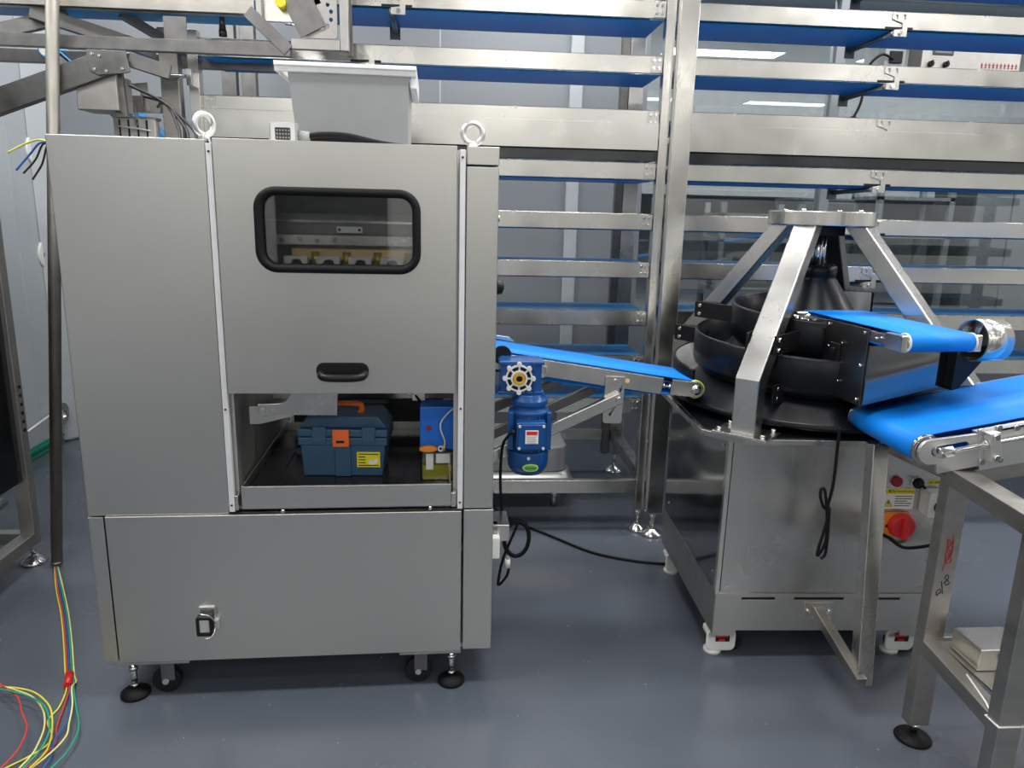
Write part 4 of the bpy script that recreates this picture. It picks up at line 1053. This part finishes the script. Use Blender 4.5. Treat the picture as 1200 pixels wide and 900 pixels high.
# local x = world x +1.65 ; z = world z -2.0
m = MB().box(-.6, .925, 0, .012, .112, .25).box(-.6, .925, 0, .04, .112, .118)
m.build('top_channel', M_WELD, OV, .002)
belt = MB().box(-.6, .93, .05, .20, .118, .124); belt.build('belt', M_BELTD, OV)
m = MB().box(-.6, 1.045, 0, .030, -.022, .022)
m.build('lower_beam', M_RAW, OV, .002)
MB().box(-.6, 1.045, .34, .37, -.02, .03).build('rear_beam', M_RAW, OV, .002)
m = MB().bar((.90, .012, .125), (1.040, .012, -.002), .03, .045)
m.bar((.14, .025, .10), (.50, .20, .01), .03, .05).bar((.235, .10, .105), (-.12, .02, -.01), .03, .05).bar((.42, .10, .12), (.60, .25, .02), .03, .03)
m.build('diagonal_brace', M_RAW, OV, .002)
MB().bar((.42, -.01, -.065), (-.02, -.01, -.228), .035, .085).build('long_brace', M_RAW, OV, .003)
MB().prism([(.345, -.03), (.48, -.03), (.49, -.10), (.475, -.105), (.38, -.115), (.35, -.10)], 'y', -.035, -.028).build('node_plate', M_RAW, OV, .002)
bolt_heads(MB(), [(.365, -.035, -.045), (.39, -.035, -.05), (.37, -.035, -.095), (.41, -.035, -.10), (.465, -.035, -.09)], .006, .005).build('bolt', M_CHROME, OV)
MB().bar((.47, .02, -.05), (.60, .05, -.085), .03, .05).bar((.42, .02, -.05), (.43, .02, -.25), .02, .04).build('short_brace', M_RAW, OV, .002)
MB().prism([(.285, -.23), (.29, -.11), (.43, -.105), (.43, -.23)], 'y', -.01, .12).build('motor_cover', M_GALV, OV, .003)
MB().box(.60, .68, .015, .02, 0, .10).build('hanger_plate', M_RAW, OV)
# end box with slotted plate
m = MB().box(1.05, 1.224, .0, .03, .005, .04).box(1.225, 1.255, 0, .03, .005, .30).box(.93, .95, 0, .03, .10, .30)
m.build('end_frame', M_GALV, OV, .002)
sp = MB().plate(rrect(1.10, 1.215, .045, .30, .012, 4), [circ(1.16+.035*math.cos(R(a)), .125+.045*math.sin(R(a)), .007, 10) for a in (-90, -55, -20, 15, 50)], 'y', .01, .016).build('slotted_plate', M_GALV, OV, .001)
MB().bar((1.01, .0, .30), (1.13, .0, .065), .006, .10, (0, 0, 1)).build('side_flap', M_RAW, OV)
MB().bar((1.09, .02, .30), (1.15, .02, .16), .02, .02).build('blue_belt_edge', M_BELT, OV)
MB().cyl((1.02, -.02, .155), (1.02, .02, .155), .018, None, 20).build('yellow_knob', M_YELLOW, OV, .002)
MB().box(.95, 1.06, .03, .034, .10, .19).box(1.05, 1.056, .0, .03, .12, .20).build('side_bracket', M_RAIL, OV, .001)
MB().cyl((1.03, .01, .09), (1.10, .01, .085), .005, None, 10).build('tension_rod', M_CHROME, OV)
MB().cyl((.805, .02, .105), (.805, .02, .06), .009, .012, 12).cyl((.805, .02, .06), (.805, .02, .04), .014, None, 12).build('sensor', M_BLACK, OV)
# suspension rods reach the ceiling, keep it carried
for x in (-.4, .5, 1.235):
    MB().box(x-.01, x+.01, .18, .20, .124 if x < 1 else .02, 1.10).build('hanger_rod', M_RAW, OV)

# lower inclined blue conveyor and terminal block, behind the machine's left corner
t = thing('lower_transfer_conveyor', 'slanting blue belt piece seen behind the machine top left corner', 'conveyor', (-1.62, 3.28, 2.03), rot=(0, R(42), 0))
belt_loop(MB(), 0, .62, 0, .22, .03, .004, 10).build('belt', M_BELTD, t)
MB().box(.02, .60, -.012, 0, -.02, .02).build('side_rail', M_STEEL, t, .001)
MB().box(.02, .60, .22, .232, -.02, .02).build('side_rail', M_STEEL, t, .001)
MB().cyl((0, 0, 0), (0, .22, 0), .026).cyl((.62, 0, 0), (.62, .22, 0), .026).build('roller', M_CHROME, t)
t = thing('terminal_block', 'pale grey terminal block with black dividers above the machine top left corner', 'terminal block', (-1.325, 3.13, 1.69))
MB().box(0, .155, 0, .05, -.02, .075).build('body', M_LINER, t, .002)
for k in range(4): MB().box(.022+k*.034, .027+k*.034, -.004, 0, -.015, .070).build('divider', M_BLACK, t)
MB().box(.0, .16, .0, .06, .072, .082).build('cover', M_GALV, t, .001)
MB().tube(smooth([(.02, -.006, .045), (.06, -.01, .04), (.10, -.01, .036), (.14, -.006, .03)], 4), .003, 8).build('jumper', M_WHITE, t)
MB().box(-.01, .17, .05, .60, -.03, -.022).build('carrier', M_RAW, t)
t = thing('slotted_bracket', 'slotted grey bracket pair above the terminal block behind the machine', 'bracket', (-1.29, 3.14, 1.80))
MB().prism([(.02, .09), (.10, .10), (.10, .0), (.085, .0), (.085, .055), (.055, .078), (.02, .078)], 'y', 0, .006).build('arm', M_GALV, t, .001)
MB().plate(rrect(.075, .098, -.01, .09, .003, 2), [rrect(.082, .091, .05, .065, .003, 2), rrect(.082, .091, .01, .04, .003, 2)], 'y', -.006, 0).build('slot_plate', M_RAIL, t)
MB().prism(rrect(.0, .035, .01, .065, .004, 3), 'y', -.01, -.002).build('clamp_plate', M_RAIL, t, .001)
MB().cyl((-.02, -.012, .04), (.03, -.012, .04), .005, None, 10).build('bolt', M_CHROME, t)
MB().box(-.02, .14, .006, .03, -.01, .05).build('back_plate', M_GALV, t)
MB().plate(rrect(.05, .062, -.06, .02, .002, 2), [rrect(.053, .059, -.05, .01, .002, 2)], 'y', -.016, -.010).build('strap', M_RAIL, t)

# ------------------------------------------------------------------ leaning conduit and wires
t = thing('steel_conduit', 'thin weathered steel conduit pipe leaning upright left of the big machine', 'pipe', (-1.610, 2.90, .012))
MB().cyl((0, 0, 0), (.245, 0, 2.38), .0215, None, 28).build('pipe', M_PIPE, t)
MB().ring((0, 0, -.002), (.0, 0, .012), .0225, .017, 28).build('pipe_end', M_RAW, t)
wm = {'yellow': (.80, .72, .06), 'red': (.60, .05, .05), 'blue': (.03, .12, .42), 'green': (.02, .33, .22), 'pale_yellow': (.78, .76, .25)}
base = [(-1.606, 2.885), (-1.50, 2.70), (-1.394, 2.521), (-1.29, 2.33), (-1.201, 2.159), (-1.174, 2.115)]
tails = {'yellow': [(-1.165, 2.06), (-1.150, 1.99), (-1.150, 1.93), (-1.10, 1.84), (-1.17, 1.74), (-1.30, 1.62), (-1.5, 1.6)],
         'red': [(-1.155, 2.06), (-1.135, 1.99), (-1.110, 1.90), (-1.08, 1.82), (-1.12, 1.72), (-1.22, 1.60), (-1.4, 1.55)],
         'blue': [(-1.150, 2.06), (-1.118, 1.99), (-1.090, 1.92), (-1.085, 1.84), (-1.06, 1.76), (-1.08, 1.66), (-1.2, 1.5)],
         'pale_yellow': [(-1.145, 2.06), (-1.105, 1.98), (-1.075, 1.90), (-1.055, 1.83), (-1.08, 1.73), (-1.15, 1.60), (-1.3, 1.5)],
         'green': [(-1.140, 2.06), (-1.090, 1.97), (-1.050, 1.90), (-1.030, 1.84), (-1.03, 1.75), (-1.08, 1.62), (-1.2, 1.45)]}
desc = {'yellow': 'yellow wire running over the floor out of the conduit pipe', 'red': 'red wire running over the floor out of the conduit pipe', 'blue': 'blue wire running over the floor out of the conduit pipe', 'pale_yellow': 'pale yellow wire, second yellow one leaving the conduit pipe', 'green': 'green wire running over the floor out of the conduit pipe'}
wmat = {}
for i, (k, c) in enumerate(wm.items()):
    wmat[k] = plain(k.replace('_', ' ')+' wire cover', c, .4)
    off = (i-2)*.0055
    pts = [(x+off*(1.2 if j else .6), y, .004+.0032*(i % 2)) for j, (x, y) in enumerate(base)] + [(x, y, .004+.0045*i) for x, y in tails[k]]
    o = MB().tube(smooth(pts, 7), .0024, 8).build(k+'_wire', wmat[k]); tag(o, desc[k], 'wire', 'floor wires')
o = MB().cyl((-1.195, 2.147, .009), (-1.170, 2.085, .009), .0125, None, 16).build('wire_tape', M_RED); tag(o, 'band of red tape round the floor wires', 'tape')
loops = {'yellow': [(-1.42, 2.10), (-1.354, 2.065), (-1.30, 2.055), (-1.235, 2.03), (-1.165, 1.97), (-1.120, 1.90), (-1.085, 1.82), (-1.075, 1.76), (-1.10, 1.65)],
         'pale_yellow': [(-1.42, 2.09), (-1.350, 2.06), (-1.29, 2.035), (-1.225, 2.00), (-1.165, 1.94), (-1.125, 1.87), (-1.105, 1.80), (-1.10, 1.74), (-1.12, 1.63)],
         'red': [(-1.42, 2.12), (-1.354, 2.063), (-1.31, 2.030), (-1.26, 1.99), (-1.21, 1.92), (-1.165, 1.86), (-1.145, 1.80), (-1.14, 1.74), (-1.16, 1.62)],
         'green': [(-1.42, 2.04), (-1.340, 2.025), (-1.285, 2.010), (-1.225, 1.985), (-1.16, 1.94), (-1.11, 1.87), (-1.085, 1.81), (-1.078, 1.74), (-1.10, 1.62)]}
dl = {'yellow': 'yellow wire, outer arc of the loop in the lower left corner', 'pale_yellow': 'pale yellow wire, inner yellow arc of the loop in the lower left corner', 'red': 'red wire curving down innermost in the lower left corner', 'green': 'green wire in the loop in the lower left corner'}
for i, (k, P) in enumerate(loops.items()):
    o = MB().tube(smooth([(x, y, .0275+.0065*i) for x, y in P], 7), .0024, 8).build(k+'_wire', wmat[k]); tag(o, dl[k], 'wire', 'floor wires')

# ------------------------------------------------------------------ dark machine at the left edge
LM = thing('dark_panel_machine', 'tall machine with dark polished side panel and steel frame, cut by left edge', 'machine', (-1.69, 2.96, 0))
m = MB().box(-.055, 0, -.045, 0, .085, 1.95)
m.build('corner_post', M_GALV, LM, .002)
MB().box(-.03, -.018, -1.7, -.045, .36, 1.95).build('side_panel', M_DARKPANEL, LM)
m = MB().box(-.055, 0, -1.7, -.045, .085, .135); m.build('bottom_rail', M_GALV, LM, .002)
MB().box(-.055, 0, -1.745, -1.70, .085, 1.95).build('corner_post', M_GALV, LM, .002)
MB().box(-.70, -.055, -.045, 0, .085, .135).box(-.70, -.055, -.04, -.01, .33, .36).build('rear_rail', M_GALV, LM, .002)
MB().box(-.70, -.645, -.045, 0, .085, 1.95).box(-.70, -.645, -1.745, -1.70, .085, 1.95).build('far_post', M_GALV, LM, .002)
MB().box(-.70, -.03, -1.7, -.045, 1.93, 1.95).build('top_sheet', M_GALV, LM)
MB().cyl((-.12, -.40, .26), (-.12, -.02, .26), .02, None, 16).build('round_bar', M_RAIL, LM)
k = MB()
for i in range(6): k.cyl((.0, -.022, .74-i*.035), (.003, -.022, .74-i*.035), .007, None, 10)
k.build('hole_plug', M_BLACK, LM)
for y in (-.02, -1.72):
    foot(LM, -.028, y)
foot(LM, -.67, -.02); foot(LM, -.67, -1.72)
MB().tube(smooth([(-.10, -.28, .22), (-.07, -.24, .19), (-.09, -.20, .16), (-.12, -.2, .14)], 5), .012, 8).build('hose', M_RUBBER, LM)
MB().box(-.016, -.012, -.50, -.35, 1.21, 1.22).build('scratch_strip', M_RAIL, LM)

# ------------------------------------------------------------------ world, camera
w = bpy.data.worlds.new('world'); SC.world = w; w.use_nodes = True
w.node_tree.nodes['Background'].inputs[0].default_value = (.75, .8, .85, 1)
w.node_tree.nodes['Background'].inputs[1].default_value = .05

F = 870.0; TH, ROL, PSI = R(13.1), R(1.4), R(4.5)
fw = Vector((math.sin(PSI)*math.cos(TH), math.cos(PSI)*math.cos(TH), -math.sin(TH)))
r0 = Vector((math.cos(PSI), -math.sin(PSI), 0)); u0 = r0.cross(fw)
rt = math.cos(ROL)*r0+math.sin(ROL)*u0; up = rt.cross(fw)
cam = bpy.data.cameras.new('camera'); co = bpy.data.objects.new('camera', cam); COL.objects.link(co)
cam.sensor_width = 36; cam.lens = F/1200*36; cam.clip_start = .05
Mx = Matrix((( rt.x, up.x, -fw.x, 0), (rt.y, up.y, -fw.y, 0), (rt.z, up.z, -fw.z, 1.45), (0, 0, 0, 1)))
co.matrix_world = Mx
SC.camera = co
SC.view_settings.view_transform = 'Standard'; SC.view_settings.look = 'None'
SC.view_settings.gamma = 1; SC.view_settings.use_curve_mapping = False
SC.view_settings.exposure = -0.62
SC.cycles.use_denoising = True
SC.cycles.max_bounces = 8; SC.cycles.glossy_bounces = 5; SC.cycles.transparent_max_bounces = 12
SC.cycles.sample_clamp_indirect = 6.0
